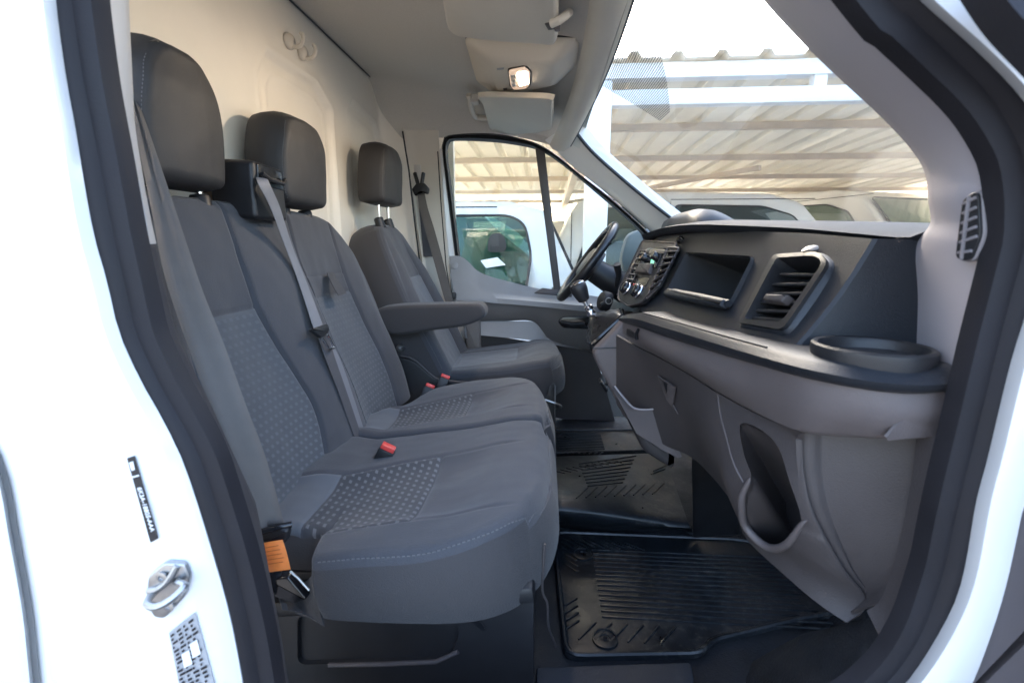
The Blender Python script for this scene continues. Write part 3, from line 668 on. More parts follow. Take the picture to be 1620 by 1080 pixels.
# ---------------------------------------------------------------- double passenger bench
bench = thing('double_seat', 'dark grey double passenger seat nearest the open doorway, with two headrests and patterned inserts', 'seat', (-.25, 1.08, 0))
L = math.atan(.125 / .55); NB = V((math.cos(L), 0, math.sin(L))); VB = V((-math.sin(L), 0, math.cos(L)))
cs = lin([(-.05, .94), (0, .95), (.108, .974), (.205, .949), (.295, .917), (.365, .897), (.436, .897), (.519, .905), (.60, .91)])
ns = lin([(-.05, .70), (.1, .68), (.3, .695), (.45, .72), (.6, .74)])
ml = lin([(-.05, 1.18), (0, 1.176), (.178, 1.166), (.36, 1.135), (.447, 1.115), (.554, 1.137), (.6, 1.14)])
mr_ = lin([(-.05, 1.43), (0, 1.43), (.142, 1.422), (.355, 1.352), (.45, 1.34), (.54, 1.355), (.6, 1.36)])
def bfeat(y, v):
    h = 0
    for l_, r_ in ((ns(v), cs(v)), (ml(v), mr_(v))):
        h += groove(y - l_) + groove(y - r_)
        m_ = (l_ + r_) / 2; hw = (r_ - l_) / 2; q = abs(y - m_) / hw
        if q < 1: h += -.014 * (1 - q ** 4) * sm(v, .56, .30)
        if q < 1.0: h += groove(v - (.362 if l_ < 1 else .41), .003, .004)
        if q < 1.0 and l_ > 1: h += groove(v - .356, .003, .003)
    cb = (y - (cs(v) + ml(v)) / 2) / ((ml(v) - cs(v)) / 2)
    if abs(cb) < 1: h += .016 * (1 - cb * cb) * sm(v, .58, .42)
    if y > mr_(v): h += .014 * math.sin(math.pi * min((y - mr_(v)) / .13, 1)) * sm(v, .55, .35)
    if y < ns(v): h += .014 * math.sin(math.pi * min((ns(v) - y) / .10, 1)) * sm(v, .55, .35)
    h += .022 * sm(v, .30, .02) * .6 - .012 * sm(v, .40, .575)
    return h
T = .115
back = Pad(V((-.49, 0, .33)) - NB * T, VB, NB, -.04, .582, lin([(-.05, .60), (0, .60), (.3, .612), (.45, .635), (.53, .672), (.565, .71), (.582, .76)]), lin([(-.05, 1.572), (.04, 1.573), (.2, 1.558), (.291, 1.539), (.40, 1.505), (.482, 1.463), (.54, 1.415), (.57, 1.37), (.582, 1.32)]), T, .034, .0, bfeat, 230, 130, .0, .03, seams=(ns, cs, ml, mr_), vseams=(.354, .360, .408))
bko = back.build('backrest', FAB, bench, inserts=[
    (lambda y, v: ns(v) < y < cs(v) and v < .360, 'seat_insert', INS), (lambda y, v: ml(v) < y < mr_(v) and v < .354, 'seat_insert', INS),
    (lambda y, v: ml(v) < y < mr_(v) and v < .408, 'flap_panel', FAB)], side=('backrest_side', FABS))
mk('piping', tube(back.line([(.68, .555), (.80, .572), (1.0, .575), (1.2, .575), (1.37, .562), (1.45, .497), (1.515, .38), (1.546, .25), (1.56, .10)], .0, 60), .0016, 6), FABS, bko)
for f_, a_, b_ in ((cs, -.02, .56), (ml, -.02, .56), (mr_, -.02, .545)):
    tag(mk('stitching', stitches(back.line([(f_(a_ + (b_ - a_) * k / 20) + (.006 if f_ is not cs else .006), a_ + (b_ - a_) * k / 20) for k in range(21)], .0002, 60), .0005, .003, .003), FABS, bko), kind='stuff')
# fabric pull tab on the flap
def bq(x, y, d): return PP(x, y, (V((-.49, 0, .33)) + NB * d, NB))
tp = [bq(517, 432, .004), bq(521, 442, .012), bq(528, 456, .020), bq(535, 468, .022)]; tq = [bq(528, 431, .004), bq(532, 441, .012), bq(541, 454, .020), bq(548, 464, .022)]
mk('pull_tab', solid([curve(tp, 12), curve(tq, 12)], .0015), FABS, bko)
# the two cushions
A = math.atan(.06 / .49); NC = V((-math.sin(A), 0, math.cos(A))); VC = V((math.cos(A), 0, math.sin(A)))
def cfeat(l, r, vf, vb):
    def f(y, v):
        q = abs(y - (l(v) + r(v)) / 2) / ((r(v) - l(v)) / 2); h = 0
        if v < -.02: h += (groove(y - l(v), .004, .004) + groove(y - r(v), .004, .004)) * sm(v, -.03, -.08)
        if q < 1: h += -.016 * (1 - q ** 4) * sm(v, -.03, -.2) + groove(v - vf, .003, .004) + groove(v - vb, .003, .004)
        h += .010 * math.exp(-((v + .07) / .07) ** 2) + .016 * sm(v, -.40, -.47)
        return h
    return f
T = .075
l1 = lin([(-.5, .665), (-.42, .665), (-.22, .688), (-.02, .70)]); r1 = lin([(-.5, .86), (-.40, .885), (-.22, .935), (-.02, .955)])
l2 = lin([(-.5, 1.10), (-.40, 1.125), (-.22, 1.165), (-.02, 1.18)]); r2 = lin([(-.5, 1.27), (-.40, 1.285), (-.22, 1.37), (-.02, 1.385)])
c1 = Pad(V((0, 0, .39)) - NC * T, VC, NC, -.50, .012, lin([(-.52, .70), (-.38, .70), (-.365, .66), (-.352, .612), (-.32, .598), (-.15, .606), (-.07, .636), (-.025, .69), (0, .755), (.012, .82)]), lin([(-.52, 1.06), (-.3, 1.082), (-.03, 1.092), (-.005, 1.075), (.012, 1.05)]), T, .019, (lambda v: .068 + (v + .02) * .13), cfeat(l1, r1, -.218, -.418), 130, 120, 0, .04, seams=(l1, r1), vseams=(-.219, -.416, -.420))
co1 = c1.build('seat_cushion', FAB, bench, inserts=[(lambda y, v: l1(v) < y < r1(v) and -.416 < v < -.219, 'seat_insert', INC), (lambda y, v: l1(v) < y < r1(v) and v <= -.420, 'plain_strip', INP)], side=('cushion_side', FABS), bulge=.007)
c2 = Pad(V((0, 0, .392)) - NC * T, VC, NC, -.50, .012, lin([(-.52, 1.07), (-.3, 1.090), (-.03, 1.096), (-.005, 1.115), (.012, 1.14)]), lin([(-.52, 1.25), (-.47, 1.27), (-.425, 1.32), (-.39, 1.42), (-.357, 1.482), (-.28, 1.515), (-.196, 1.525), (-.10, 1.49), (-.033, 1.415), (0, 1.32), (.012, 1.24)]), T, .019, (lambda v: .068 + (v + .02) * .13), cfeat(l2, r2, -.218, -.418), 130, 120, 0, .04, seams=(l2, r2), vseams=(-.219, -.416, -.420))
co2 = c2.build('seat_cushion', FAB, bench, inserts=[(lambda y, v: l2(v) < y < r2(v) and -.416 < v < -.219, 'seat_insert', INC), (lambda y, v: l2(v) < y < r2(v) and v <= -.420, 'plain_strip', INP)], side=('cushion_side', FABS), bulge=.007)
def edge_line(pd, vs_, side, e): return [((pd.yl(v) + e) if side < 0 else (pd.yr(v) - e), v) for v in vs_]
sl1 = edge_line(c1, [-.335, -.30, -.22, -.15, -.09, -.05, -.02], -1, .0035) + [(.80, .0075), (.95, .0075), (1.06, .002)]
tag(mk('stitching', stitches(c1.line(sl1, .0006, 120), .0010, .005, .0035), STI, co1), kind='stuff')
sl2 = [(1.12, .002), (1.2, .0065), (1.30, .004), (1.40, -.03), (1.46, -.07)]
tag(mk('stitching', stitches(c2.line(sl2, .0006, 80), .0009, .005, .0035), STI, co2), kind='stuff')
# cloth pouch hanging behind the side of the cushion, where the buckle sits
pr = []
for k in range(9):
    t = k / 8; pr.append([P(x, y, Y=.61 + .05 * math.sin(math.pi * t) * (1 - j / 5) + .0) for j, (x, y) in enumerate(curve([V((432 + 68 * t, 905 + 24 * math.sin(math.pi * t), 0)), V((436 + 66 * t, 935 + 20 * math.sin(math.pi * t), 0)), V((448 + 66 * t, 962 + 26 * t, 0))], 6)[q].xy for q in range(6))])
mk('cloth_pouch', solid(pr, .003), FABS, co1)
# headrests
def headrest(root, px, c, zb, tilt, w_=.118, hgt=.205, th=.092, posts=True, sc=1.0):
    Nn = V((math.cos(tilt), 0, math.sin(tilt))); Vv = V((-math.sin(tilt), 0, math.cos(tilt)))
    hw = lin([(0, .090 * sc), (.008, .104 * sc), (.03, w_), (.10, w_ + .002), (.145, w_ * .95), (.175, w_ * .84), (.195, w_ * .66), (hgt, w_ * .40)])
    pd = Pad(V((px, 0, zb)) - Nn * th, Vv, Nn, 0, hgt, lambda v: c - hw(v), lambda v: c + hw(v), th, .016, 0, lambda y, v: .012 * (1 - ((y - c) / w_) ** 2) - .010 * sm(v, .14, .205), 50, 50, .022, .016)
    o = pd.build('headrest', HRF, root, side=('headrest_side', HRF), bulge=.007)
    ln = [(c - hw(v) + .004, v) for v in [.012 + (.185 - .012) * k / 12 for k in range(13)]]
    tag(mk('stitching', stitches(pd.line(ln, .0006, 60), .0007, .0035, .003), STI, o), kind='stuff')
    return o
h1 = headrest(bench, -.605, .808, .902, -.05, w_=.092, hgt=.214, sc=.84)
h2 = headrest(bench, -.600, 1.20, .898, -.05, w_=.108, sc=.93)
for c, x in ((.808, -.645), (1.205, -.648)):
    for dy in (-.045, .065):
        mk('headrest_post', tube([V((x, c + dy, .80)), V((x, c + dy, .95))], .006, 10), CHR, bench)
        mk('post_sleeve', lathe([(.018, -.03), (.018, .004), (.015, .009), (.007, .010)], (x, c + dy, .885), (-.1, 0, 1), 18), PLB, bench)
# belt housing on top of the backrest
bh = mk('belt_housing', slab(rpoly([V((-.675, .948, .86)), V((-.675, 1.072, .86)), V((-.675, 1.066, .972)), V((-.675, .954, .975))], .012), (1, 0, -.06), .088, .008), PLB, bench)
mk('belt_slot_frame', slab(rpoly([V((-.588, .965, .925)), V((-.588, 1.06, .922)), V((-.588, 1.057, .962)), V((-.588, .968, .965))], .004), (1, 0, -.06), .004, .0015), PLG, bh)
mk('slot_lip', tube([V((-.578, .97, .945)), V((-.574, .99, .936)), V((-.574, 1.04, .934)), V((-.578, 1.056, .944))], .005, 8), PLB, bh)
mk('slot_divider', bar(V((-.583, 1.015, .940)), V((-.583, 1.015, .963)), .003, .003, .0005), PLB, bh)
# seat base
SBP = M('seat_base_plastic', (0.030, 0.028, 0.029), .5, bump=(600, .5, .0008), var=(6, .15))
sb = mk('seat_base', slab([V((x, .735, z)) for x, z in ((-.50, 0), (-.012, 0), (-.014, .26), (-.50, .24))][::-1], (0, -1, 0), .03, .004), SBP, bench)
mk('seat_base_front', rbox((-.03, 1.1, .125), (.03, .72, .25), .006), SBP, bench)
mk('seat_pan', rbox((-.24, 1.08, .235), (.46, .86, .03), .008, Matrix.Rotation(-A, 3, 'Y')), PLB, bench)
rc = rpoly([P(470, 972, Y=.704), P(715, 972, Y=.704), P(728, 1000, Y=.704), P(712, 1040, Y=.704), P(690, 1046, Y=.704), P(470, 1052, Y=.704)], .02)
cut(sb, slab([p + V((0, .012, 0)) for p in rc], (0, -1, 0), .03, .001))
mk('base_ledge', tube([P(520, 1051, Y=.703), P(600, 1050, Y=.703), P(690, 1046, Y=.703), P(725, 1030, Y=.703)], .004, 8), DLO, sb)
mk('base_rib', solid([curve(PY([(722, 972, .703), (738, 980, .703), (752, 988, .703), (763, 998, .703)]), 10), curve(PY([(736, 970, .703), (748, 978, .703), (762, 986, .703), (768, 996, .703)]), 10)], -.004), PLB, sb)
tag(mk('trim_edge', tube(cr(PY([(862, 860, .70), (858, 930, .70), (866, 955, .71), (868, 990, .72), (880, 1022, .74)]), 6), .0022, 6), DLD, bench), 'loose frayed trim edge hanging by the seat base')
# ---------------------------------------------------------------- driver seat
dseat = thing('single_seat', 'single dark grey driver seat with padded armrest, behind the steering wheel', 'seat', (-.2, 1.84, 0))
LD = math.atan(.245 / .52); ND = V((math.cos(LD), 0, math.sin(LD))); VD = V((-math.sin(LD), 0, math.cos(LD)))
dl = lin([(-.05, 1.715), (.1, 1.715), (.3, 1.735), (.45, 1.76), (.6, 1.78)]); dr = lin([(-.05, 1.95), (.1, 1.955), (.3, 1.935), (.45, 1.91), (.6, 1.89)])
def dfeat(y, v):
    q = abs(y - (dl(v) + dr(v)) / 2) / ((dr(v) - dl(v)) / 2); h = (groove(y - dl(v)) + groove(y - dr(v))) * sm(v, .5, .4)
    if q < 1: h += -.014 * (1 - q ** 4) * sm(v, .54, .3) + groove(v - .35, .003, .005)
    elif q < 2: h += .018 * math.sin(math.pi * min((q - 1) / .9, 1)) * sm(v, .56, .35)
    return h
T = .12
db = Pad(V((-.365, 0, .375)) - ND * T, VD, ND, -.04, .572, lin([(-.05, 1.612), (.1, 1.612), (.25, 1.622), (.4, 1.648), (.48, 1.672), (.53, 1.70), (.56, 1.735), (.572, 1.77)]), lin([(-.05, 2.06), (.1, 2.065), (.25, 2.055), (.4, 2.02), (.48, 1.985), (.53, 1.95), (.56, 1.915), (.572, 1.88)]), T, .02, .02, dfeat, 110, 110, 0, .03, seams=(dl, dr), vseams=(.348,))
dbo = db.build('backrest', FAB, dseat, inserts=[(lambda y, v: dl(v) < y < dr(v) and v < .348, 'seat_insert', INP)], side=('backrest_side', FABS), bulge=.012)
tag(mk('stitching', stitches(db.line([(db.yl(v) + .004, v) for v in [.0, .1, .2, .3, .4, .47, .52, .545]], .0006, 80), .0009, .004, .003), STI, dbo), kind='stuff')
T = .07
e1 = lin([(-.45, 1.70), (-.02, 1.73)]); e2 = lin([(-.45, 1.95), (-.02, 1.94)])
dc = Pad(V((.045, 0, .405)) - NC * T, VC, NC, -.44, .012, lin([(-.5, 1.64), (-.35, 1.625), (-.2, 1.612), (-.08, 1.615), (-.03, 1.64), (0, 1.69), (.012, 1.73)]), lin([(-.5, 2.04), (-.2, 2.06), (-.08, 2.05), (-.03, 2.02), (0, 1.97), (.012, 1.93)]), T, .026, .06, cfeat(e1, e2, -.16, -.40), 100, 100, 0, .04, seams=(e1, e2), vseams=(-.161,))
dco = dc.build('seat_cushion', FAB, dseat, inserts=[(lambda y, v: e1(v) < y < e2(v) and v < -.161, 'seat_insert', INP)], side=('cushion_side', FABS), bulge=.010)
tag(mk('stitching', stitches(dc.line([(dc.yl(v) + .004, v) for v in (-.3, -.2, -.12, -.07, -.04, -.015)] + [(1.80, .0075), (1.9, .006)], .0006, 90), .0007, .004, .003), STI, dco), kind='stuff')
headrest(dseat, -.575, 1.805, .952, -.06, w_=.112)
for dy in (-.05, .055):
    mk('headrest_post', tube([V((-.615, 1.805 + dy, .84)), V((-.615, 1.805 + dy, .97))], .0062, 10), CHR, dseat)
    mk('post_sleeve', lathe([(.017, -.03), (.017, .004), (.013, .008), (.006, .009)], (-.617, 1.805 + dy, .896), (-.3, 0, 1), 16), PLB, dseat)
ao = [(603, 492), (612, 483), (640, 479), (700, 477), (755, 476), (767, 479), (772, 487), (769, 498), (750, 507), (730, 512), (690, 517), (650, 523), (632, 523), (620, 516), (608, 503)]
ao3 = resample(cr([P(x, y, Y=1.625) for x, y in ao], 5, closed=True), 70, closed=True)
am = mk('armrest', slab(ao3, (0, -1, 0), .085, .014, 5), FABS, dseat)
mk('armrest_seam', tube([p + V((0, -.0752, .0)) for p in resample(cr([P(x, y, Y=1.625) for x, y in [(612, 488), (640, 484), (700, 482), (752, 481), (764, 485), (766, 492)]], 5), 50)], .0012, 5), PLB, am)
mk('side_cover', slab(rpoly([P(x, y, Y=1.615) for x, y in [(622, 560), (655, 567), (690, 597), (735, 604), (850, 618), (868, 640), (862, 700), (640, 700), (612, 640)]], .02)[::-1], (0, -1, 0), .02, .006), PLB, dseat)
mk('side_cover_edge', tube(cr([P(x, y, Y=1.594) for x, y in [(634, 563), (655, 569), (688, 597), (712, 603), (760, 606)]], 6), .004, 8), DLD, dseat)
mk('recliner_knob', lathe([(.013, 0), (.013, .012), (.010, .016), (.004, .016), (.004, .022), (.0001, .022)], P(634, 549, Y=1.60), (0, -1, -.1), 16), STL, dseat)
mk('seat_base', rbox((-.17, 1.84, .17), (.42, .44, .32), .02), PLB, dseat)
mk('slide_lever', tube(cr([P(862, 632, Y=1.62), P(884, 640, Y=1.62), P(886, 645, Y=1.68), P(866, 648, Y=1.70)], 6), .004, 8), STL, dseat)
# ================================================================== BELTS
def strap(name, le, ri, mat, parent, th=.0013, n=50, fold=.0008):
    a, b = curve(le, n), curve(ri, n)
    o = mk(name, solid([[p.lerp(q, t) + (V((fold, -fold, 0)) if k in (1, 3) else V()) for p, q in zip(a, b)] for k, t in enumerate((0, .3, .5, .7, 1))], th), mat, parent, sharp=80)
    return o
pb = thing('passenger_belt', 'brownish grey seat belt running down beside the door pillar, orange tag at its foot', 'seat belt', P(430, 860, Y=.56))
strap('webbing', PY([(204, 150, .72), (212, 190, .70), (240, 330, .66), (262, 440, .62), (310, 582, .585), (352, 690, .57), (402, 838, .56)]), PY([(208, 148, .73), (228, 190, .71), (283, 350, .67), (318, 455, .64), (352, 540, .62), (388, 640, .605), (420, 725, .60), (450, 834, .59)]), WEBW, pb, fold=.0035)
tg = mk('belt_anchor', slab(rpoly([P(x, y, Y=.575) for x, y in [(396, 834), (448, 826), (462, 832), (458, 852), (404, 862)]], .004)[::-1], (0, -1, 0), .012, .004), PLB, pb)
mk('anchor_bar', tube([P(392, 848, Y=.56), P(430, 836, Y=.56), P(461, 829, Y=.575)], .0045, 10), PLG, tg)
tgo = [(404, 860), (447, 852), (452, 868), (459, 900), (417, 907), (410, 890)]
mk('orange_tag', solid([curve([P(404, 861, Y=.56), P(425, 857, Y=.553), P(447, 853, Y=.56)], 10), curve([P(408, 884, Y=.552), P(430, 879, Y=.55), P(453, 872, Y=.556)], 10), curve([P(417, 906, Y=.556), P(438, 903, Y=.55), P(460, 900, Y=.558)], 10)], .0012), ORG, pb)
rr = random.Random(5); tl = []
for k in range(5):
    t = .15 + k * .15; a_ = P(406 + 10 * t, 862 + 42 * t, Y=.5475); b_ = P(448 + 10 * t, 854 + 44 * t, Y=.5475); tl.append(bar(a_.lerp(b_, .12), a_.lerp(b_, rr.uniform(.6, .9)), .0008, .0005, 0))
tag(mk('tag_print', join(*tl), M('tag_ink', (.45, .10, .02), .7), pb), kind='stuff')
mk('buckle_stalk', bar(P(420, 905, Y=.60), P(455, 935, Y=.63), .016, .028, .004), PLG, pb)
mk('buckle_end', slab(rpoly([P(x, y, Y=.62) for x, y in [(430, 905), (462, 902), (492, 938), (470, 945), (440, 935)]], .004)[::-1], (0, -1, 0), .014, .004), PLG, pb)
mk('buckle_edge', tube([P(459, 903, Y=.602), P(472, 914, Y=.602), P(489, 933, Y=.602)], .0018, 6), STL, pb)
mb = thing('middle_belt', 'light grey lap and shoulder belt lying down the middle of the double seat', 'seat belt', (-.5, 1.1, .35))
def bk_(x, y, d): 
    pl = (V((-.49, 0, .33)) + NB * d, NB); return PP(x, y, pl)
le = [P(404, 279, X=-.60), P(406, 286, X=-.570), P(411, 297, X=-.566), bk_(426, 325, .045), bk_(447, 380, .030), bk_(471, 444, .024), bk_(496, 520, .03)]
ri = [P(421, 278, X=-.60), P(424, 286, X=-.570), P(429, 298, X=-.566), bk_(442, 328, .045), bk_(462, 390, .030), bk_(487, 453, .024), bk_(510, 514, .03)]
strap('webbing', le, ri, WEB, mb)
le2 = [bk_(500, 522, .033), bk_(512, 560, .03), bk_(535, 620, .028), bk_(556, 680, .03), bk_(572, 722, .034)]
ri2 = [bk_(514, 518, .03), bk_(528, 562, .028), bk_(548, 620, .028), bk_(568, 680, .03), bk_(580, 720, .034)]
strap('lap_webbing', le2, ri2, WEBD, mb)
le3 = [bk_(504, 528, .028), bk_(524, 562, .025), bk_(544, 620, .025), bk_(564, 676, .027), bk_(577, 712, .03)]
ri3 = [bk_(512, 526, .028), bk_(535, 562, .025), bk_(556, 620, .025), bk_(574, 676, .027), bk_(584, 712, .03)]
strap('lap_webbing', le3, ri3, WEB, mb)
pt_ = (V((-.49, 0, .33)) + NB * .036, NB)
to = mk('belt_tongue', slab(rpoly([PP(x, y, pt_) for x, y in [(487, 522), (514, 513), (517, 520), (515, 528), (508, 534), (503, 534)]], .004), NB, .008, .003), PLB, mb)
ring = [PP(x, y, (pt_[0] + NB * .004, NB)) for x, y in [(509, 532), (517, 529), (527, 546), (528, 550), (521, 551), (518, 548)]]
mk('tongue_plate', tube(resample(cr(ring, 4, closed=True), 28, closed=True), .0030, 8, closed=True), CHR, to)
dbelt = thing('driver_belt', 'dark brownish belt hanging from its guide on the far door post', 'seat belt', P(665, 300, Y=2.08))
strap('webbing', PY([(660, 306, 2.06), (664, 330, 2.05), (674, 368, 2.04), (687, 415, 2.03), (700, 462, 2.02), (709, 490, 2.02)]), PY([(672, 306, 2.06), (677, 330, 2.05), (687, 362, 2.04), (700, 409, 2.03), (714, 464, 2.02), (720, 490, 2.02)]), WEBW, dbelt)
strap('webbing', PY([(662, 314, 2.10), (666, 360, 2.10), (670, 406, 2.10)]), PY([(668, 314, 2.10), (677, 360, 2.10), (685, 406, 2.10)]), WEBD, dbelt)
gd = mk('belt_guide', slab(rpoly([P(x, y, Y=2.06) for x, y in [(653, 300), (660, 291), (672, 290), (680, 299), (678, 308), (668, 305), (658, 311)]], .006)[::-1], (0, -1, 0), .02, .006), PLB, dbelt)
for xa, xb in ((656, 662), (670, 667)): mk('guide_prong', bar(P(xa, 273, Y=2.07), P(xb, 294, Y=2.06), .012, .014, .003), PLB, gd)
mk('guide_bracket', rbox(P(661, 274, Y=2.115), (.03, .01, .07), .003), BEL, dbelt)
mk('belt_anchor', rbox(P(716, 468, Y=2.04), (.03, .03, .03), .006), PLB, dbelt)
mk('belt_stalk', tube(PY([(733, 505, 2.0), (738, 535, 1.99)]), .006, 6), STL, dbelt)
mk('belt_stalk_foot', rbox(P(722, 543, Y=1.98), (.035, .02, .03), .008), DLO, dbelt)
# buckles
def buckle(lbl, a, b, wdt=.036, th=.022):
    """a = foot, b = push button end"""
    a, b = V(a), V(b); t = thing('belt_buckle', lbl, 'belt buckle', a, 'belt buckles between the seats')
    mk('buckle_body', bar(a, b, wdt, th, .004, up=(0, 1, .2)), PLB, t)
    d = (b - a).normalized(); mk('push_button', bar(b - d * .001, b + d * .010, wdt - .005, th - .004, .002, up=(0, 1, .2)), RED, t)
    return t
buckle('red topped buckle half sunk between the two front seat cushions', P(600, 735, Y=.955), P(613, 710, Y=.955), .036, .022)
buckle('red topped black buckle standing nearer of the pair beside the driver seat', P(668, 640, Y=1.50), P(680, 612, Y=1.52))
buckle('red topped black buckle standing tight against the driver seat cover', P(694, 622, Y=1.57), P(704, 597, Y=1.585))
# ================================================================== DASHBOARD
dash = thing('dashboard', 'dark dashboard with open tray, square air vent and padded shelf over grey lower panels', 'dashboard', (.4, 1.2, .3))
FP = (V((.285, .66, .69)), V((1, .075, -.6)).normalized())     # plane of the upper face
FN = -FP[1]                                                     # towards the seats
def F(x, y, d=0.0): return PP(x, y, (FP[0] + FN * d, FP[1]))
# brow: the padded top with its rounded nose
bw_top = [(1490, 360, .545), (1458, 371, .56), (1380, 366, .63), (1280, 358, .74), (1180, 354, .89), (1110, 353, 1.08), (1060, 358, 1.28), (1022, 370, 1.48)]
bw_low = [(1490, 386, .55), (1450, 387, .57), (1380, 382, .64), (1280, 377, .75), (1180, 372, .90), (1106, 368, 1.09), (1056, 371, 1.29), (1020, 379, 1.49)]
ta, tb = curve(PY(bw_top), 60), curve(PY(bw_low), 60)
ext = lambda q: q + [q[-1] + V((.045, .2, -.008)), q[-1] + V((.12, .42, -.015)), q[-1] + V((.20, .62, -.03))]
ta, tb = ext(ta), ext(tb)
secs = []
for a, b in zip(ta, tb):
    m = (a + b) / 2; z = a.z
    a = a + V((-.012, 0, 0)); b = b + V((-.006, 0, 0)); secs.append([V((b.x + .09, b.y, b.z + .004)), V((b.x + .012, b.y, b.z)), V((b.x + .002, b.y, b.z + .003)), V((m.x - .010, m.y, m.z)), V((a.x - .002, a.y, a.z - .003)), V((a.x + .012, a.y, a.z + .001)), V((a.x + .05, a.y, a.z + .006)), V((a.x + .18, a.y, a.z + .004)), V((.80 - .0 * a.y, a.y, z - .01)), V((.80, a.y, b.z - .05))])
mk('dash_top', loft(secs), M('dash_top_grain', (0.018, 0.020, 0.025), 0.68, bump=(600, .6, .001), spec=.3), dash, sharp=50)
# instrument binnacle on the far side, with its display hood
bp_ = [P(1060, 345, Y=1.72), P(1066, 348, Y=1.55), P(1080, 341, Y=1.52), P(1108, 331, Y=1.5), P(1135, 337, Y=1.5), P(1170, 352, Y=1.5)]
hs = []
for t, s in ((0, .0), (.03, .55), (.12, .92), (.3, 1), (.7, 1), (.9, .9), (1, .2)):
    y = 1.50 + .52 * t; hs.append([V((.44, y, .81)), V((.452, y, .81 + .075 * s)), V((.465, y, .81 + .100 * s)), V((.50, y, .81 + .112 * s)), V((.55, y, .81 + .095 * s)), V((.62, y, .81 + .050 * s)), V((.68, y, .81))])
bn = mk('binnacle_hood', loft([curve(s, 24) for s in hs]), DSH, dash, sharp=60)
mk('binnacle_screen', slab(rpoly([F(1050, 352), F(1076, 340), F(1074, 350), F(1056, 357)], .004) if False else rpoly([V((.458, 1.56, .855)), V((.458, 1.96, .855)), V((.466, 1.96, .892)), V((.466, 1.56, .892))], .01), (-1, 0, .25), .006, .002), PLG, bn)
# face with real openings
YS = sorted([.455 + 1.66 * j / 69 for j in range(70)] + [.546, .550, .554, .558, .562, .566, .570])
def fx(y, z): return .285 - (y - .66) * .075 + (z - .69) * .6
rows = []
for i in range(13):
    z0 = .60 + .27 * i / 12; r = []
    for y in YS:
        zt = lerpk([(.45, .80), (.7, .818), (1.1, .838), (1.5, .826), (2.1, .81)], y); zb_ = lerpk([(.45, .665), (.7, .655), (1.05, .645), (1.2, .655), (1.5, .65), (2.1, .60)], y); z = zb_ + (zt - zb_) * i / 12
        x = fx(y, z) + .135 * sm(y, .568, .548) + .15 * max(0, (y - 1.40) / .6) + .008 * math.sin(math.pi * i / 12)
        r.append(V((x, y, z)))
    rows.append(r)
fc = mk('dash_face', solid(rows, .004), DSH, dash)
if sum((p.normal.x for p in fc.data.polygons[:200])) > 0: pass
def opening(pts, depth, r, grow=0.0, inward=None):
    o = rpoly([F(x, y) for x, y in pts], r); d = inward or -FN
    return [[p + FN * .03 for p in o], [p + d * depth for p in o]], o
tray = [(1086, 399), (1191, 406), (1150, 487), (1052, 466)]
(sA, trO) = opening(tray, .05, .012); cut(fc, loft(sA))
cen = sum(trO, V()) / len(trO)
def liner(o, d, depth, shrink=.85):
    c = sum(o, V()) / len(o); return [list(o), [p + d * depth * .5 for p in o], [c + (p - c) * shrink + d * depth for p in o]]
ti = V((.94, .10, -.30)).normalized()
mk('open_tray', (lambda s: (skin(s, close_u=True)[0], skin(s, close_u=True)[1] + [[len(s[0]) * 2 + i for i in range(len(s[0]))]]))(liner([p + FN * .001 for p in trO], ti, .13)), M('tray_plastic', (.03, .03, .032), .7, bump=(900, .3, .0006)), dash)
mk('tray_lip', slab(rpoly([F(1062, 459, .004), F(1154, 478, .004), F(1148, 490, .004), F(1054, 470, .004)], .004), FN, .012, .005), DSH, dash)
mk('tray_bar', tube([F(1066, 461, .006), F(1110, 470, .006), F(1153, 480, .006)], .006, 8), DSH, dash)
# passenger air vent in its raised pod
vo = rpoly([F(1226, 404, .001), F(1299, 400, .001), F(1314, 418, .001), F(1242, 524, .001), F(1170, 512, .001)], [.008, .014, .012, .012, .006])
vi = rpoly([F(1233, 411, .001), F(1294, 408, .001), F(1306, 419, .001), F(1242, 511, .001), F(1183, 506, .001)], [.006, .012, .010, .01, .005])
pod_o = rpoly([F(1205, 385, -.03), F(1318, 388, -.03), F(1335, 412, -.03), F(1252, 545, -.03), F(1150, 520, -.03)], .012)
cut(fc, loft([[p + FN * .05 for p in vo], [p - FN * .05 for p in vo]]))
pod = mk('vent_pod', (lambda a: (a[0], a[1]))(skin([resample(pod_o, 48, True), [p - FN * .012 for p in resample([V(q).lerp(sum(vo, V()) / len(vo), -.10) for q in vo], 48, True)], [p - FN * .003 for p in resample([V(q).lerp(sum(vo, V()) / len(vo), -.05) for q in vo], 48, True)], [p - FN * .001 for p in resample(vo, 48, True)]], close_u=True)), DSH, dash, sharp=60)
vf = mk('vent_frame', skin([[p - FN * .004 for p in resample(vo, 60, True)], [p + FN * .004 for p in resample(vo, 60, True)], [p + FN * .0055 for p in resample([V(q).lerp(sum(vi, V()) / len(vi), -.02) for q in vi], 60, True)], resample(vi, 60, True), [p - FN * .05 for p in resample(vi, 60, True)]], close_u=True), PLB, dash, sharp=50)
mk('vent_back', (vi and [p - FN * .049 for p in vi], [list(range(len(vi)))]), PLG, vf, smooth=False)
sl_ = [((1231, 430), (1303, 430)), ((1219, 446), (1292, 444)), ((1210, 461), (1283, 459)), ((1200, 474), (1272, 474)), ((1192, 487), (1264, 488)), ((1186, 499), (1256, 502))]
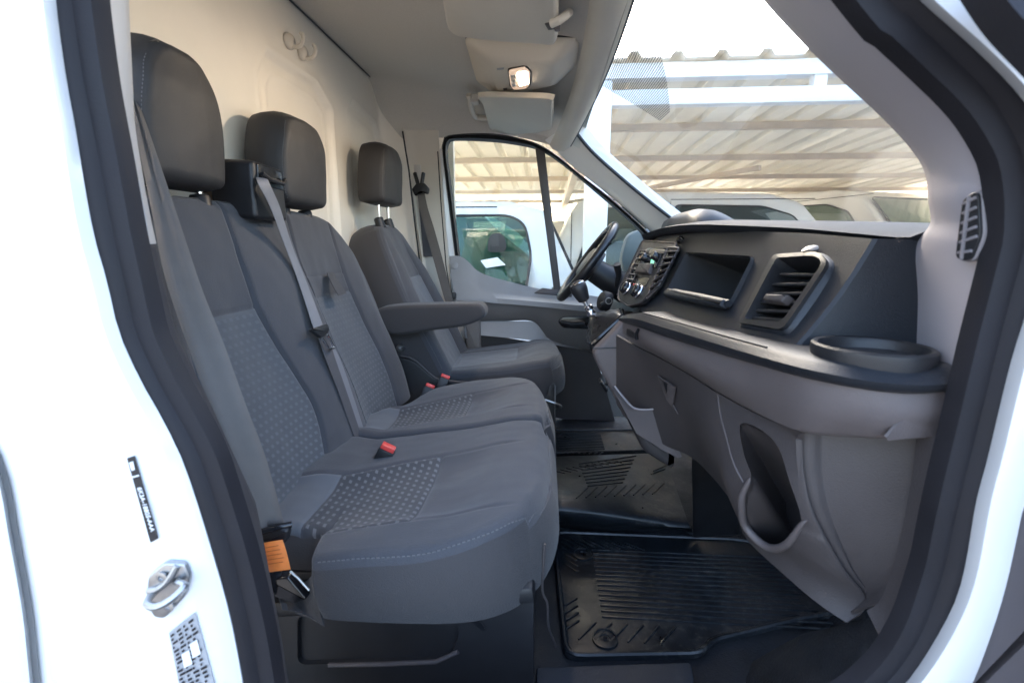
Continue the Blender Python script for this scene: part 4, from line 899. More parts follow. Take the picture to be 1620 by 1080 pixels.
for a, b in sl_:
    A_, B_ = F(*a, -.003), F(*b, -.003); A_ = A_.lerp(B_, .03); t_ = (B_ - A_).normalized()
    mk('vent_slat', rbox((A_ + B_) / 2 - FN * .012, ((B_ - A_).length * .92, .026, .0045), .002, Matrix((t_, V((.94, .1, -.2)).normalized(), t_.cross(V((.94, .1, -.2)).normalized()))).transposed()), PLB, vf)
mk('vent_tab', slab(rpoly([F(1222, 471, .0), F(1257, 473, .0), F(1246, 484, .0), F(1216, 480, .0)], .002), FN, .012, .003), DLD, vf)
mk('vent_liner_edge', tube([F(1230, 414, -.003), F(1208, 452, -.003), F(1186, 504, -.003)], .002, 6), LAV, vf)
# round catch over the vent
ck = F(1287, 392, -.003); mk('round_catch', lathe([(.013, -.012), (.015, -.004), (.0145, .0), (.009, .003), (.0001, .0035)], ck, V((-.35, -.1, 1)), 24), PLG, dash)
mk('small_catch', lathe([(.009, -.006), (.009, .004), (.006, .007), (.0001, .008)], F(1076, 379, .004), FN + V((0, 0, .3)), 16), PLG, dash)
mk('small_catch', lathe([(.008, -.006), (.008, .004), (.005, .007), (.0001, .008)], F(1027, 385, .004), FN + V((0, 0, .3)), 16), PLG, dash)
mk('face_seam', tube([F(1082, 381, .0085), F(1072, 372, .0085), F(1090, 366, .0085)], .0012, 5), PLB, dash)
# centre stack
so_ = rpoly([F(1021, 384, .002), F(1078, 389, .002), F(1048, 452, .002), F(1022, 482, .002), F(1000, 488, .002), F(984, 477, .002), F(984, 462, .002)], .012)
cs_ = mk('centre_stack', slab(so_, FN, .012, .005), PLB, dash)
mk('stack_edge', tube(resample([p + FN * .012 for p in so_], 90, True), .0022, 6, closed=True), DLD, cs_)
def quad(ps, name, mat, par, d, th, r=.003, bev=.0015): return mk(name, slab(rpoly([F(x, y, d) for x, y in ps], r), FN, th, bev), mat, par)
for ps, nsl in ((((1013, 396), (1023, 396), (1000, 446), (990, 444)), 6), (((1057, 391), (1074, 392), (1040, 456), (1022, 474)), 7)):
    v_ = quad(ps, 'stack_vent', PLG, cs_, .013, .003)
    for k in range(nsl):
        t = (k + .6) / nsl; a_ = F(*(V((*ps[0], 0)).lerp(V((*ps[3], 0)), t)).xy, .019); b_ = F(*(V((*ps[1], 0)).lerp(V((*ps[2], 0)), t)).xy, .019); mk('vent_slat', bar(a_, b_, .010, .003, .001), DLD, v_)
    mk('vent_frame', tube(resample([F(x, y, .017) for x, y in ps], 40, True), .0018, 5, closed=True), DLO, v_)
rd = quad([(1027, 394), (1055, 393), (1040, 425), (1013, 424)], 'radio', PLG, cs_, .012, .006)
quad([(1030, 395), (1053, 395), (1050, 401), (1027, 401)], 'disc_slot', M('radio_panel', (.25, .22, .18), .35, metal=.6), rd, .018, .002)
quad([(1031, 408), (1037, 408), (1034, 417), (1029, 417)], 'radio_screen', DISP, rd, .018, .0015, .001)
for x, y in ((1024, 410), (1041, 408)): mk('radio_knob', lathe([(.011, 0), (.011, .014), (.009, .017), (.0001, .017)], F(x, y, .017), FN, 18), PLG, rd)
quad([(1018, 420), (1038, 420), (1032, 436), (1010, 434)], 'stack_shelf', DLD, cs_, .010, .014, .003, .004)
quad([(1004, 437), (1030, 440), (1022, 455), (996, 452)], 'stack_pocket', PLG, cs_, .012, .003)
for x, y in ((994, 458), (1012, 463)):
    kn = mk('climate_knob', lathe([(.017, 0), (.017, .012), (.0155, .018), (.013, .020), (.0001, .020)], F(x, y, .012), FN, 24), PLG, cs_)
    mk('knob_ring', lathe([(.0168, .0), (.0185, .002), (.0185, .006), (.0168, .008)], F(x, y, .013), FN, 24), CHR, kn)
mk('red_mark', rbox(F(1005, 450, .016), (.012, .006, .004), .001), REDI, cs_)
# padded shelf
sh_top = [(1512, 583, .455), (1450, 592, .448), (1385, 588, .452), (1320, 577, .470), (1250, 561, .52), (1150, 534, .66), (1060, 508, .88), (1012, 496, 1.00), (985, 500, 1.10)]
sh_bot = [(1512, 618, .452), (1450, 623, .445), (1390, 619, .449), (1318, 607, .465), (1245, 590, .515), (1148, 562, .655), (1056, 533, .875), (1010, 517, 1.00), (985, 510, 1.10)]
st_, sb2 = curve(PY(sh_top), 90), curve(PY(sh_bot), 90); secs = []
for i, (a, b) in enumerate(zip(st_, sb2)):
    j0, j1 = max(i - 1, 0), min(i + 1, 89); t_ = (st_[j1] - st_[j0]); n_ = V((-t_.y, t_.x, 0)).normalized()
    m = (a + b) / 2; hgt = (a.z - b.z)
    inn = V((.43, min(max(a.y + .05, .52), 1.12), 0)); d_ = V((inn.x - a.x, inn.y - a.y, 0))
    secs.append([V((a.x + d_.x, a.y + d_.y, b.z + .004)), b + n_ * -.01, b, m - V((0, 0, hgt * .22)) + n_ * .008, m + V((0, 0, hgt * .12)) + n_ * .011, a + n_ * .004 - V((0, 0, hgt * .08)), a + V((0, 0, .001)), V((a.x + d_.x * .12, a.y + d_.y * .12, a.z + .0035)), V((a.x + d_.x, a.y + d_.y, a.z + .006))])
mk('padded_shelf', loft(secs), DSH, dash, sharp=55)
mk('shelf_stitch', tube([s[6] + V((0, 0, .0005)) for s in secs[24:]], .0009, 5), PLB, dash)
# cup ring at the near end
rcn = P(1377, 558, Y=.500) + V((0, 0, .004)); 
cu_ = mk('cup_ring', lathe([(.050, -.012), (.0535, .010), (.053, .015), (.0505, .017), (.047, .016), (.0445, .012), (.043, -.01)], rcn + V((0, 0, -.012)), (0, 0, 1), 48), PLB, dash)
mk('cup_well', lathe([(.044, .0), (.043, -.01), (.042, -.012), (.0001, -.012)], rcn + V((0, 0, -.008)), (0, 0, 1), 32), PLG, cu_)
# lower panels
r0 = [(985, 510, 1.10), (1012, 512, 1.012), (1060, 527, .888), (1150, 554, .668), (1232, 580, .535), (1312, 600, .474), (1395, 620, .45), (1505, 618, .452)]
r1 = [(985, 527, 1.10), (1005, 545, 1.05), (1042, 564, .95), (1091, 592, .82), (1136, 620, .72), (1201, 655, .60), (1265, 681, .515), (1335, 688, .485), (1403, 692, .466), (1483, 690, .462)]
a, b = curve(PY(r0), 80), curve(PY(r1), 80); rows = []
for t in [i / 12 for i in range(13)]:
    r = []
    for i, (p, q) in enumerate(zip(a, b)):
        e = i / 79; bul = .022 * math.sin(math.pi * min(t * 1.0, 1)) * sm(e, 0, .3); k = sm(e, .45, .8); out = V((-1, -.25, 0)).lerp(V((-.25, -1, 0)), k); r.append(p.lerp(q, t) + out.normalized() * bul * (1 - .65 * k))
    rows.append(r)
q_ = rows[-1]; rows.append([p + V((.004, .002, -.002)) for p in q_]); rows.append([p + V((.03, .012, .004)) for p in q_])
uk = mk('upper_knee_panel', solid(rows, .003), DLO, dash); ukt = bvh(uk)
mk('corner_gusset', solid([curve(PY([(1403, 692, .452), (1425, 668, .450), (1460, 650, .449), (1503, 635, .448)]), 14), curve(PY([(1405, 697, .455), (1430, 694, .455), (1458, 692, .455), (1484, 690, .456)]), 14)], .003), DLO, dash)
# lower panel with glovebox lid and pocket
r2 = [(975, 530, 1.14), (1005, 548, 1.06), (1042, 566, .96), (1091, 594, .83), (1136, 622, .73), (1201, 657, .61), (1266, 683, .525), (1272, 684, .52)]
r3 = [(975, 640, 1.17), (1005, 672, 1.12), (1050, 703, 1.05), (1098, 726, .94), (1159, 795, .74), (1166, 838, .69), (1198, 876, .64), (1232, 914, .59), (1290, 958, .545), (1345, 985, .515)]
a, b = curve(PY(r2), 90), curve(PY(r3), 90)
edge = curve([V((1268, 684, 0)), V((1272, 748, 0)), V((1288, 812, 0)), V((1334, 897, 0)), V((1368, 940, 0)), V((1366, 966, 0)), V((1340, 984, 0))], 30)
rows = []
for i in range(31):
    t = i / 30; r = []
    for j, (p, q) in enumerate(zip(a, b)):
        e = j / 89; m = p.lerp(q, t); m += V((-1, -.5, 0)).normalized() * .035 * math.sin(math.pi * t) * sm(e, .35, .8)
        r.append(m)
    # near edge follows the curved side
    e2 = edge[min(int(t * 29 + .5), 29)]; tgt = P(e2.x, e2.y, Y=.535 - .01 * t)
    for j in range(90):
        f_ = sm(j / 89, .62, 1.0); r[j] = r[j].lerp(tgt, f_ ** 1.6) if t > 0 else r[j]
    rows.append(r)
lp = mk('lower_panel', solid(rows, .006), DLD, dash)
pk = [(1171, 671), (1198, 676), (1230, 705), (1249, 761), (1268, 826), (1245, 858), (1224, 865), (1201, 853), (1180, 827), (1176, 792), (1189, 756), (1177, 718)]
tree = bvh(lp)
def hit(x, y, tr, dflt=.6):
    d = ray(x, y).normalized(); h = tr.ray_cast(CO, d); return h[0] if h[0] is not None else P(x, y, Y=dflt)
pko = [hit(x, y, tree, .66) for x, y in pk]; pko = resample(cr(pko, 5, closed=True), 60, closed=True)
pin = V((.55, .42, -.72)).normalized()
cut(lp, loft([[p - pin * .05 for p in pko], [p + pin * .05 for p in pko]]))
s_ = liner(pko, pin, .20, .80); g_ = skin(s_, close_u=True)
mk('panel_pocket', (g_[0], g_[1] + [[120 + i for i in range(60)]]), DLD, lp)
rimp = [hit(x, y, tree, .66) for x, y in [(1188, 757), (1176, 782), (1174, 800), (1178, 829), (1200, 856), (1223, 868), (1246, 861), (1269, 830), (1278, 824)]]
mk('pocket_rim', tube([p - pin * .002 for p in curve(rimp, 60)], .0058, 10, scale=lambda t: .12 + .88 * math.sin(math.pi * min(max(t, .0), 1)) ** .4), DLO, lp)
# glovebox lid edge lines and its finger recess
mk('lid_gap', tube(curve([hit(x, y, tree, .8) for x, y in [(1136, 624), (1140, 655), (1149, 690), (1162, 735), (1176, 762)]], 30), .0016, 6), DLO, lp)
fr_ = [hit(x, y, tree, .95) for x, y in [(1044, 594), (1072, 612), (1068, 640), (1076, 655), (1058, 632)]]
mk('finger_recess', slab([p + V((-.003, 0, 0)) for p in fr_], V((-1, -.3, 0)), .003, .001), DLO, lp)
mk('finger_slot', slab([hit(x, y, tree, .95) + V((-.005, 0, 0)) for x, y in [(1054, 601), (1062, 607), (1060, 622), (1058, 616)]], V((-1, -.3, 0)), .003, .001), PLB, lp)
for ps in ([(994, 520), (1008, 528), (1009, 537), (992, 530)],): mk('side_socket', slab([hit(x, y, ukt, 1.07) for x, y in ps], V((-1, -.35, 0)), .003, .001), PLB, dash)
mk('socket_ring', tube([hit(x, y, ukt, 1.04) + V((-.004, 0, 0)) for x, y in ((1013, 521), (1010, 528), (1011, 537))], .0035, 8), PLG, dash)
# near end panel of the dash, in the shade of the knee panel
e_ = [P(p.x - 3, p.y, Y=.545 - .01 * k / 29) for k, p in enumerate(edge)]
ee = curve(PY([(1500, 640, .49), (1478, 720, .485), (1455, 800, .485), (1428, 880, .485), (1398, 955, .49)]), 30)
rows = []
for t in (0, .06, .12, .16, .2, .5, 1.0):
    rows.append([p.lerp(q, t) + V((0, {0: .0, .06: -.002, .12: .0, .16: .004, .2: .005}.get(t, .005 if t < .9 else 0), 0)) for p, q in zip(e_, ee)])
mk('end_panel', solid(rows, .003), DLD, dash, sharp=50)
# map pocket by the centre console
mp = [(981, 610), (1011, 646), (1048, 647), (1086, 722), (1054, 706), (1020, 684)]
mk('map_pocket', slab([P(x, y, Y=1.06) + V((-.01, 0, 0)) for x, y in mp], V((-.8, -.6, 0)), .016, .004), DLO, dash)
mk('map_pocket_rim', tube(cr([P(x, y, Y=1.05) + V((-.012, 0, 0)) for x, y in [(981, 611), (996, 630), (1011, 645), (1030, 648), (1048, 646)]], 4), .0022, 6), LAV, dash)
# centre console below the gear lever
cn = [(938, 562), (936, 552), (962, 526), (988, 497), (1000, 502), (1004, 540), (1010, 610), (1004, 665), (985, 655), (958, 600), (944, 575)]
mk('console', slab(rpoly([P(x, y, Y=1.20) for x, y in cn], .012)[::-1], (0, -1, 0), .035, .012, 4), DLO, dash)
mk('console_core', slab(rpoly([P(x, y, Y=1.50) for x, y in [(942, 560), (945, 520), (985, 490), (1040, 500), (1030, 680), (990, 655)]], .02)[::-1], (0, -1, 0), .30, .02, 3), DLD, dash)
mk('console_seam', tube(PY([(938, 551, 1.165), (970, 550, 1.16), (1000, 549, 1.16)]), .0015, 5), PLB, dash)
# steering column shroud and stalk
col_ = []
for t, rr_ in ((0, .052), (.3, .058), (.7, .064), (1, .07)):
    c = V((.175, 1.78, .715)).lerp(V((.37, 1.78, .60)), t); e2v = V((-.51, 0, -.86)) * -1
    col_.append([c + V((0, math.cos(2 * math.pi * i / 20) * rr_, 0)) + e2v * (math.sin(2 * math.pi * i / 20) * rr_ * .85) for i in range(20)])
mk('column_shroud', loft(col_), PLB, dash)
mk('cluster_cowl', slab(rpoly([V((.28, 1.50, .62)), V((.31, 1.85, .62)), V((.37, 1.85, .81)), V((.32, 1.50, .81))], .03), (-1, 0, .2), .02, .01), PLB, dash)
mk('stalk', tube([P(975, 452, Y=1.62), P(979, 435, Y=1.60), P(976, 418, Y=1.585)], .0105, 10, scale=lambda t: .7 + .5 * t), PLB, dash)
mk('far_knee_panel', solid([[V((.30, y, .64)) for y in (1.42, 1.7, 2.1)], [V((.26, y, .56)) for y in (1.42, 1.7, 2.1)], [V((.34, y, .36)) for y in (1.42, 1.7, 2.1)]], .01), PLB, dash)
mk('ignition_housing', lathe([(.034, 0), (.034, .02), (.028, .028), (.0001, .028)], P(962, 478, Y=1.60), (-1, -.3, .3), 20), PLB, dash)
key = thing('ignition_key', 'key with small steel ring hanging in the ignition below the steering wheel', 'key', P(957, 478, Y=1.56))
kp = P(963, 476, Y=1.56); mk('key_ring', tube([kp + V((.010 * math.cos(a / 16 * 2 * math.pi), 0, .010 * math.sin(a / 16 * 2 * math.pi))) for a in range(16)], .0016, 6, closed=True), STL, key)
mk('key_blade', slab(rpoly([P(x, y, Y=1.57) for x, y in [(949, 479), (957, 475), (957, 481), (950, 484)]], .003)[::-1], (0, -1, 0), .006, .002), PLB, key)
# ================================================================== STEERING WHEEL, GEAR LEVER
sw = thing('steering_wheel', 'black leather steering wheel seen edge on before the driver seat', 'steering wheel', (.147, 1.78, .735))
wc = (P(975, 353, Y=1.78) + P(884, 474, Y=1.78)) / 2; wd = (P(975, 353, Y=1.78) - P(884, 474, Y=1.78)).normalized(); wr = (P(975, 353, Y=1.78) - P(884, 474, Y=1.78)).length / 2
wn = V((-wd.z, 0, wd.x)); wy = V((0, 1, 0)); 
wd = (wd + wn * -.0).normalized()
def W_(a, r, d=0): return wc + wd * (math.sin(a) * r) + wy * (math.cos(a) * r) + wn * d
mk('rim', tube([W_(2 * math.pi * i / 64, wr - .012) for i in range(64)], .0150, 14, closed=True), LEA, sw)
mk('rim_seam', tube([W_(math.pi * .5 + .30 + .0 * i, wr - .012) + (wy * math.cos(a) * 0 + wn * math.sin(a) * .0154 + (W_(math.pi * .5 + .30, 1) - wc) * math.cos(a) * .0154) for i, a in enumerate([2 * math.pi * k / 16 for k in range(16)])], .0009, 5, closed=True), PLB, sw)
hb = [W_(a, r, -.035) for a, r in [(2 * math.pi * i / 24, .075 + .012 * math.cos(4 * math.pi * i / 24)) for i in range(24)]]
mk('hub', slab(hb, wn, .045, .016, 4), PLB, sw)
for a in (math.radians(15), math.radians(165), math.radians(250), math.radians(290)):
    p0, p1 = W_(a, .06, -.015), W_(a, wr - .016, 0); mk('spoke', bar(p0, p1, .034, .016, .006, up=wn), PLG if a < 3.2 else PLB, sw)
gl = thing('gear_lever', 'gear lever with black knob, steel shaft and leather gaiter beside the steering wheel', 'gear lever', P(945, 500, Y=1.36))
k0, k1 = P(925, 477, Y=1.36), P(911, 446, Y=1.36); kd = (k1 - k0).normalized()
mk('knob', lathe([(.008, 0), (.016, .004), (.020, .018), (.024, .036), (.0245, .048), (.020, .058), (.010, .063), (.0001, .064)], k0, kd, 20), PLB, gl)
mk('knob_cap', lathe([(.0205, .0), (.0215, .001), (.0205, .003)], k0 + kd * .055, kd, 20), CHR, gl)
mk('shaft', tube([k0 + kd * .006, P(938, 501, Y=1.36)], .0065, 12), STL, gl)
mk('collar', lathe([(.0085, 0), (.0125, .002), (.0125, .014), (.011, .018), (.0125, .021), (.0125, .03), (.0085, .033)], P(937, 499, Y=1.36), kd, 18), CHR, gl)
ga = []
base_g = [P(x, y, Y=1.33) for x, y in [(930, 535), (980, 492)]]
gb0 = P(932, 540, Y=1.27); gb1 = P(984, 493, Y=1.27); gt = P(936, 499, Y=1.33)
for t, s in ((0, 1.0), (.15, 1.03), (.3, .84), (.42, .80), (.55, .56), (.68, .52), (.82, .30), (1, .16)):
    ring = []
    for i in range(24):
        a = 2 * math.pi * i / 24; ax = (gb1 - gb0) / 2; c0 = (gb0 + gb1) / 2
        sq = max(abs(math.cos(a)), abs(math.sin(a))); p = c0 + ax * (math.cos(a) / sq ** .6) + V((0, .055, 0)) * (math.sin(a) / sq ** .6)
        ring.append(gt + (p - c0) * s * (1 + .04 * math.sin(5 * a)) + (c0 - gt) * (1 - t))
    ga.append(ring)
mk('gaiter', loft(ga), LEA, gl, sharp=70)
mk('gaiter_frame', tube(resample(ga[0], 60, True), .007, 8, closed=True), PLG, gl)
mk('gear_housing', slab(rpoly([P(x, y, Y=1.38) for x, y in [(930, 520), (980, 492), (992, 500), (962, 545), (940, 560), (930, 545)]], .01)[::-1], (0, -1, 0), .05, .01), PLB, gl)
# ================================================================== OVERHEAD
def cpl(d): return (V((0, 0, ceil_z(0) - d)), V((.247, 0, 1)).normalized())
CN = V((-.247, 0, -1)).normalized()
def C_(x, y, d=.03): return PP(x, y, cpl(d))
vz = thing('sun_visor', 'beige sun visor with hinge arm, folded up on the near side of the roof lamp', 'sun visor', C_(790, 30), 'sun visors')
vo1 = [C_(695, -70, .04), C_(708, 25, .04), C_(716, 40, .04), C_(730, 47, .04), C_(790, 54, .04), C_(855, 58, .04), C_(875, 60, .04), C_(882, 56, .04), C_(884, 40, .04), C_(884, -70, .04)]
v1 = mk('visor_panel', slab(resample(cr(vo1[:3], 3)[:-1] + cr(vo1[2:9], 4)[:-1] + vo1[8:], 60, True), CN, .018, .007, 4), BEI, vz)
mk('hinge_recess', slab(rpoly([C_(862, 33, .054), C_(880, 30, .054), C_(882, 42, .054), C_(868, 44, .054)], .005), CN, .006, .002), DLD, vz)
mk('hinge_arm', tube([C_(872, 38, .065), C_(884, 33, .06), C_(896, 24, .045), C_(901, 20, .02)], .008, 10), BEI, vz)
mk('hinge_clip', rbox(C_(882, 41, .06), (.012, .016, .018), .003), DLO, vz)
oc = thing('overhead_console', 'beige roof console holding the lit interior lamp, between the two sun visors', 'roof lamp', C_(825, 100))
base_ = [C_(736, 57, .006), C_(917, 60, .006), C_(912, 100, .006), C_(880, 130, .006), C_(790, 150, .006), C_(755, 125, .006)]
topf = [C_(778, 99, .05), C_(874, 97, .05), C_(882, 118, .05), C_(872, 136, .05), C_(790, 147, .05), C_(776, 125, .05)]
def rl(a, n=48): return resample(rpoly(a, .016), n, True)
B_, T_ = rl(base_), rl(topf)
k_ = min(range(48), key=lambda i: sum((B_[j] - T_[(j + i) % 48]).length for j in range(48))); T_ = T_[k_:] + T_[:k_]
c_ = sum(T_, V()) / 48
con = mk('console_shell', loft([B_, [p + CN * .008 for p in B_], [p.lerp(q, .86) + CN * .003 for p, q in zip(B_, T_)], T_, [p.lerp(c_, .06) + CN * .004 for p in T_]]), BEI, oc, sharp=70)
mk('console_gap', tube([p + CN * -.003 for p in B_], .003, 6, closed=True), PLB, con)
tpl = (T_[0] + CN * .002, (T_[12] - T_[0]).cross(T_[30] - T_[0]).normalized())
tn = tpl[1] if tpl[1].z < 0 else -tpl[1]
def O_(x, y, d=0.0): return PP(x, y, (c_ + CN * .004 + tn * d, tn))
lo = resample(rpoly([O_(803, 108), O_(832, 103), O_(841, 112), O_(840, 134), O_(834, 140), O_(812, 142), O_(806, 134)], .010), 40, True)
lm = mk('lamp_frame', slab([p for p in lo], tn, .004, .0015), PLB, oc)
lo2 = resample(rpoly([O_(805, 110, .003), O_(831, 105, .003), O_(839, 113, .003), O_(838, 133, .003), O_(833, 138, .003), O_(813, 140, .003), O_(808, 133, .003)], .010), 40, True)
mk('lamp_lens', slab(lo2, tn, .006, .003), LENS, lm)
lp_ = bpy.data.lights.new('roof_lamp', 'SPOT'); lp_.spot_size = math.radians(150); lp_.spot_blend = .7; lp_.energy = 0.85; lp_.color = (1, .80, .60); lp_.shadow_soft_size = .02
lpo = bpy.data.objects.new('roof_lamp_light', lp_); COL.objects.link(lpo); lpo.location = O_(826, 124, .03); lpo.rotation_euler = V((-.62, -.15, -.77)).to_track_quat('-Z', 'Y').to_euler()
mk('lamp_bulb', slab(resample(rpoly([O_(818, 114, .009), O_(835, 113, .009), O_(837, 132, .009), O_(822, 136, .009)], .008), 30, True), tn, .003, .0015), BULB, lm)
for k in range(3):
    mk('lamp_button', slab(rpoly([O_(808 + k * .8, 119 + 6.5 * k, .009), O_(816, 118 + 6.5 * k, .009), O_(817, 122.5 + 6.5 * k, .009), O_(809.5 + k * .8, 123.5 + 6.5 * k, .009)], .001), tn, .003, .001), BTN, lm)
mk('console_mark', slab(rpoly([O_(796, 140), O_(803, 139), O_(802, 142), O_(797, 143)], .002), tn, .0012, .0004), DLD, con)
mk('console_lettering', slab(rpoly([O_(786, 108), O_(797, 107), O_(797, 110), O_(786, 111)], .001), tn, .0008, .0003), STG, con)
v2t = thing('sun_visor', 'beige sun visor on the far side of the roof lamp, above the far window', 'sun visor', C_(815, 170), 'sun visors')
vo2 = [C_(757, 146, .062), C_(764, 156, .062), C_(772, 185, .062), C_(777, 199, .062), C_(790, 206, .062), C_(840, 205, .062), C_(870, 199, .062), C_(874, 196, .062), C_(876, 156, .062), C_(874, 148, .062), C_(820, 146, .062)]
mk('visor_panel', slab(resample(cr(vo2, 3, closed=True), 60, True), CN, .016, .006, 4), BEI, v2t)
gh = thing('grab_handle', 'beige folding grab handle beside the far sun visor', 'handle', C_(757, 175))
mk('handle_bar', tube(cr([C_(741, 150, .015), C_(744, 160, .03), C_(748, 178, .05), C_(756, 186, .055), C_(775, 187, .05)], 6), .011, 10), BEI, gh)
mk('handle_foot', rbox(C_(752, 158, .02), (.03, .05, .03), .006), LIN, gh)
# ================================================================== DRIVER DOOR (far side)
dd = thing('cab_door', 'closed far side door with grey trim and slanted window bar, beyond the steering wheel', 'door', (0, 2.14, .1))
tag(dd, kind='thing')
DY = 2.14
def D(x, y, d=0.0): return P(x, y, Y=DY - d)
wo_ = [(722, 430), (706, 300), (699, 240), (701, 224), (710, 214), (772, 211), (820, 218), (854, 229), (883, 247), (917, 275), (965, 312), (1008, 350), (1030, 372), (1046, 395)]
wi_ = [(731, 430), (715, 300), (708, 245), (709, 232), (716, 223), (772, 224), (815, 229), (847, 236), (872, 248), (905, 273), (948, 309), (992, 347), (1013, 368), (1030, 392)]
a = curve([D(*q) for q in wo_], 80); b = curve([D(*q) for q in wi_], 80)
# painted frame strip on the rear edge plus the rubber channel round the glass
mk('window_seal', solid([a, [p.lerp(q, .25) + V((0, -.014, 0)) for p, q in zip(a, b)], [p.lerp(q, .5) + V((0, -.006, 0)) for p, q in zip(a, b)], [p.lerp(q, .75) + V((0, -.014, 0)) for p, q in zip(a, b)], [p + V((0, .01, 0)) for p in b]], .004), PLB, dd, sharp=60)
mk('door_frame', solid([curve([D(691, 235, .0), D(697, 330, .0), D(705, 410, .0), D(718, 540, .0)], 20), curve([D(698, 235, .012), D(704, 330, .012), D(712, 410, .012), D(728, 540, .012)], 20), curve([D(702, 240, .004), D(711, 330, .004), D(722, 410, .004), D(740, 540, .004)], 20)], .003), WHT, dd)
mk('frame_seal', tube([D(693, 240, .014), D(698, 320, .014), D(706, 420, .014), D(716, 480, .014), D(726, 545, .014)], .007, 8), SEA, dd)
gp = [q + V((0, .012, 0)) for q in b] + [D(1000, 470, -.012), D(722, 470, -.012)]
mk('window_glass', (gp, [list(range(len(gp)))]), GLS, dd, smooth=False)
mk('window_bar', slab([D(846, 230, -.008), D(861, 233, -.008), D(888, 466, -.008), D(877, 466, -.008)][::-1], (0, -1, 0), .014, .004), M('window_bar_brown', (.07, .062, .058), .5), dd)
# trim: upper ledge, armrest band, lower panel
t0 = [(711, 405), (727, 405), (740, 413), (755, 428), (775, 437), (808, 446), (856, 457), (930, 467), (1010, 476)]
t1 = [(714, 440), (730, 440), (745, 446), (760, 455), (780, 460), (812, 465), (858, 470), (930, 478), (1010, 486)]
t2 = [(720, 470), (735, 470), (750, 470), (765, 471), (785, 472), (815, 474), (860, 478), (930, 484), (1010, 490)]
t3 = [(722, 476), (738, 476), (752, 477), (768, 478), (786, 480), (816, 482), (862, 486), (930, 493), (1010, 500)]
rows = [curve([D(x, y, d) for x, y in t], 60) for t, d in ((t0, -.005), (t0, .018), (t1, .035), (t2, .075), (t3, .075))]
u0 = mk('door_trim', solid(rows, .004), DOORG, dd, sharp=55)
mk('trim_cap', lathe([(.0165, 0), (.0165, .002), (.015, .003), (.0001, .003)], D(719, 420, .027), (0, -1, .3), 20), DOORG, u0)
m0 = [(722, 477), (760, 478), (800, 481), (860, 486), (930, 493), (1010, 500)]
m1 = [(728, 505), (765, 504), (800, 504), (846, 505), (875, 533), (940, 552)]
m2 = [(740, 512), (768, 508), (800, 508), (844, 509), (872, 538), (940, 556)]
rows = [curve([D(x, y, d) for x, y in t], 60) for t, d in ((m0, .072), (m0, .060), (m1, .050), (m2, .030))]
mk('door_middle_trim', solid(rows, .004), DOORD, dd, sharp=55)
n0 = [(760, 507), (800, 508), (844, 509), (860, 522), (872, 538), (936, 556)]
n1 = [(758, 530), (800, 534), (840, 538), (858, 542), (880, 546), (936, 556)]
rows = [curve([D(x, y, d) for x, y in t], 50) for t, d in ((n0, .030), (n1, .055), (n1, .02))]
mk('door_pocket', solid(rows, .003), DOORG, dd, sharp=55)
mk('door_lower_trim', solid([curve([D(x, y, d) for x, y in t], 30) for t, d in (([(735, 520), (800, 534), (880, 546), (940, 552)], .015), ([(735, 640), (800, 650), (880, 660), (980, 690)], .0))], .004), DLD, dd)
mk('door_pull_post', slab(rpoly([D(734, 505, .06), D(760, 500, .06), D(762, 560, .06), D(742, 562, .06)], .008)[::-1], (0, -1, 0), .03, .008), DOORD, dd)
hr_ = mk('handle_recess', slab(rpoly([D(882, 508, .05), D(890, 500, .05), D(935, 499, .05), D(944, 510, .05), D(932, 520, .05), D(890, 518, .05)], .012)[::-1], (0, -1, 0), .012, .004), PLG, dd)
mk('handle_lever', tube([D(887, 509, .066), D(903, 513, .074), D(925, 512, .074)], .007, 8), PLB, hr_)
mk('switch_panel', slab(rpoly([D(845, 464, .075), D(858, 456, .06), D(905, 462, .06), D(905, 470, .075)], .004)[::-1], (0, -1, .6), .006, .002), DLD, dd)
mm = thing('door_mirror', 'black backed door mirror outside the far window, beyond the dashboard corner', 'mirror', P(1000, 390, Y=2.42))
mk('mirror_shell', slab(resample(cr([P(x, y, Y=2.40) for x, y in [(985, 415), (990, 385), (998, 370), (1015, 364), (1040, 364), (1050, 390), (1040, 440), (1000, 440)]], 5, closed=True), 40, True), (-.5, -.8, 0), .05, .02, 4), M('mirror_shell_grey', (.12, .14, .14), .4), mm)
mk('mirror_arm', rbox(P(1020, 430, Y=2.30), (.05, .2, .05), .01), PLB, mm)
# ================================================================== FLOOR MATS
def mat_(lbl, out, X0, ribs, h=.012, z=.004, holes=()):
    o = [P(x, y, Z=z) for x, y in out]; o = rpoly(o, .03, 6)
    base = tag(mk('floor_mat', slab(o, (0, 0, 1), h, .005), MATR), lbl, 'floor mat', 'rubber floor mats')
    c = sum(o, V()) / len(o)
    mk('rim', tube(resample([p.lerp(c, .015) + V((0, 0, h)) for p in o], 140, True), .006, 8, closed=True), MATR, base)
    gs = []
    for a_, b_ in ribs: gs.append(bar(V((*a_, z + h + .001)), V((*b_, z + h + .001)), .0045, .0045, .0012))
    tag(mk('ribs', join(*gs), MATR, base), kind='stuff')
    for hx, hy in holes:
        q = P(hx, hy, Z=z + h); 
        r_ = mk('fixing_ring', lathe([(.026, 0), (.026, .005), (.022, .006), (.0215, .002), (.011, .003), (.010, .0005), (.0001, .0005)], q, (0, 0, 1), 28), MATR, base)
        mk('fixing_hole', lathe([(.0045, .002), (.0045, .0036), (.0001, .0036)], q, (0, 0, 1), 14), PLG, r_)
    return base
def ribset(x0, x1, y0, y1, n, skew, keep=lambda x, y: True):
    out = []
    for k in range(n):
        y = y0 + (y1 - y0) * k / (n - 1)
        out.append(((x0, y), (x1, y + skew)))
    return out
ribs = []
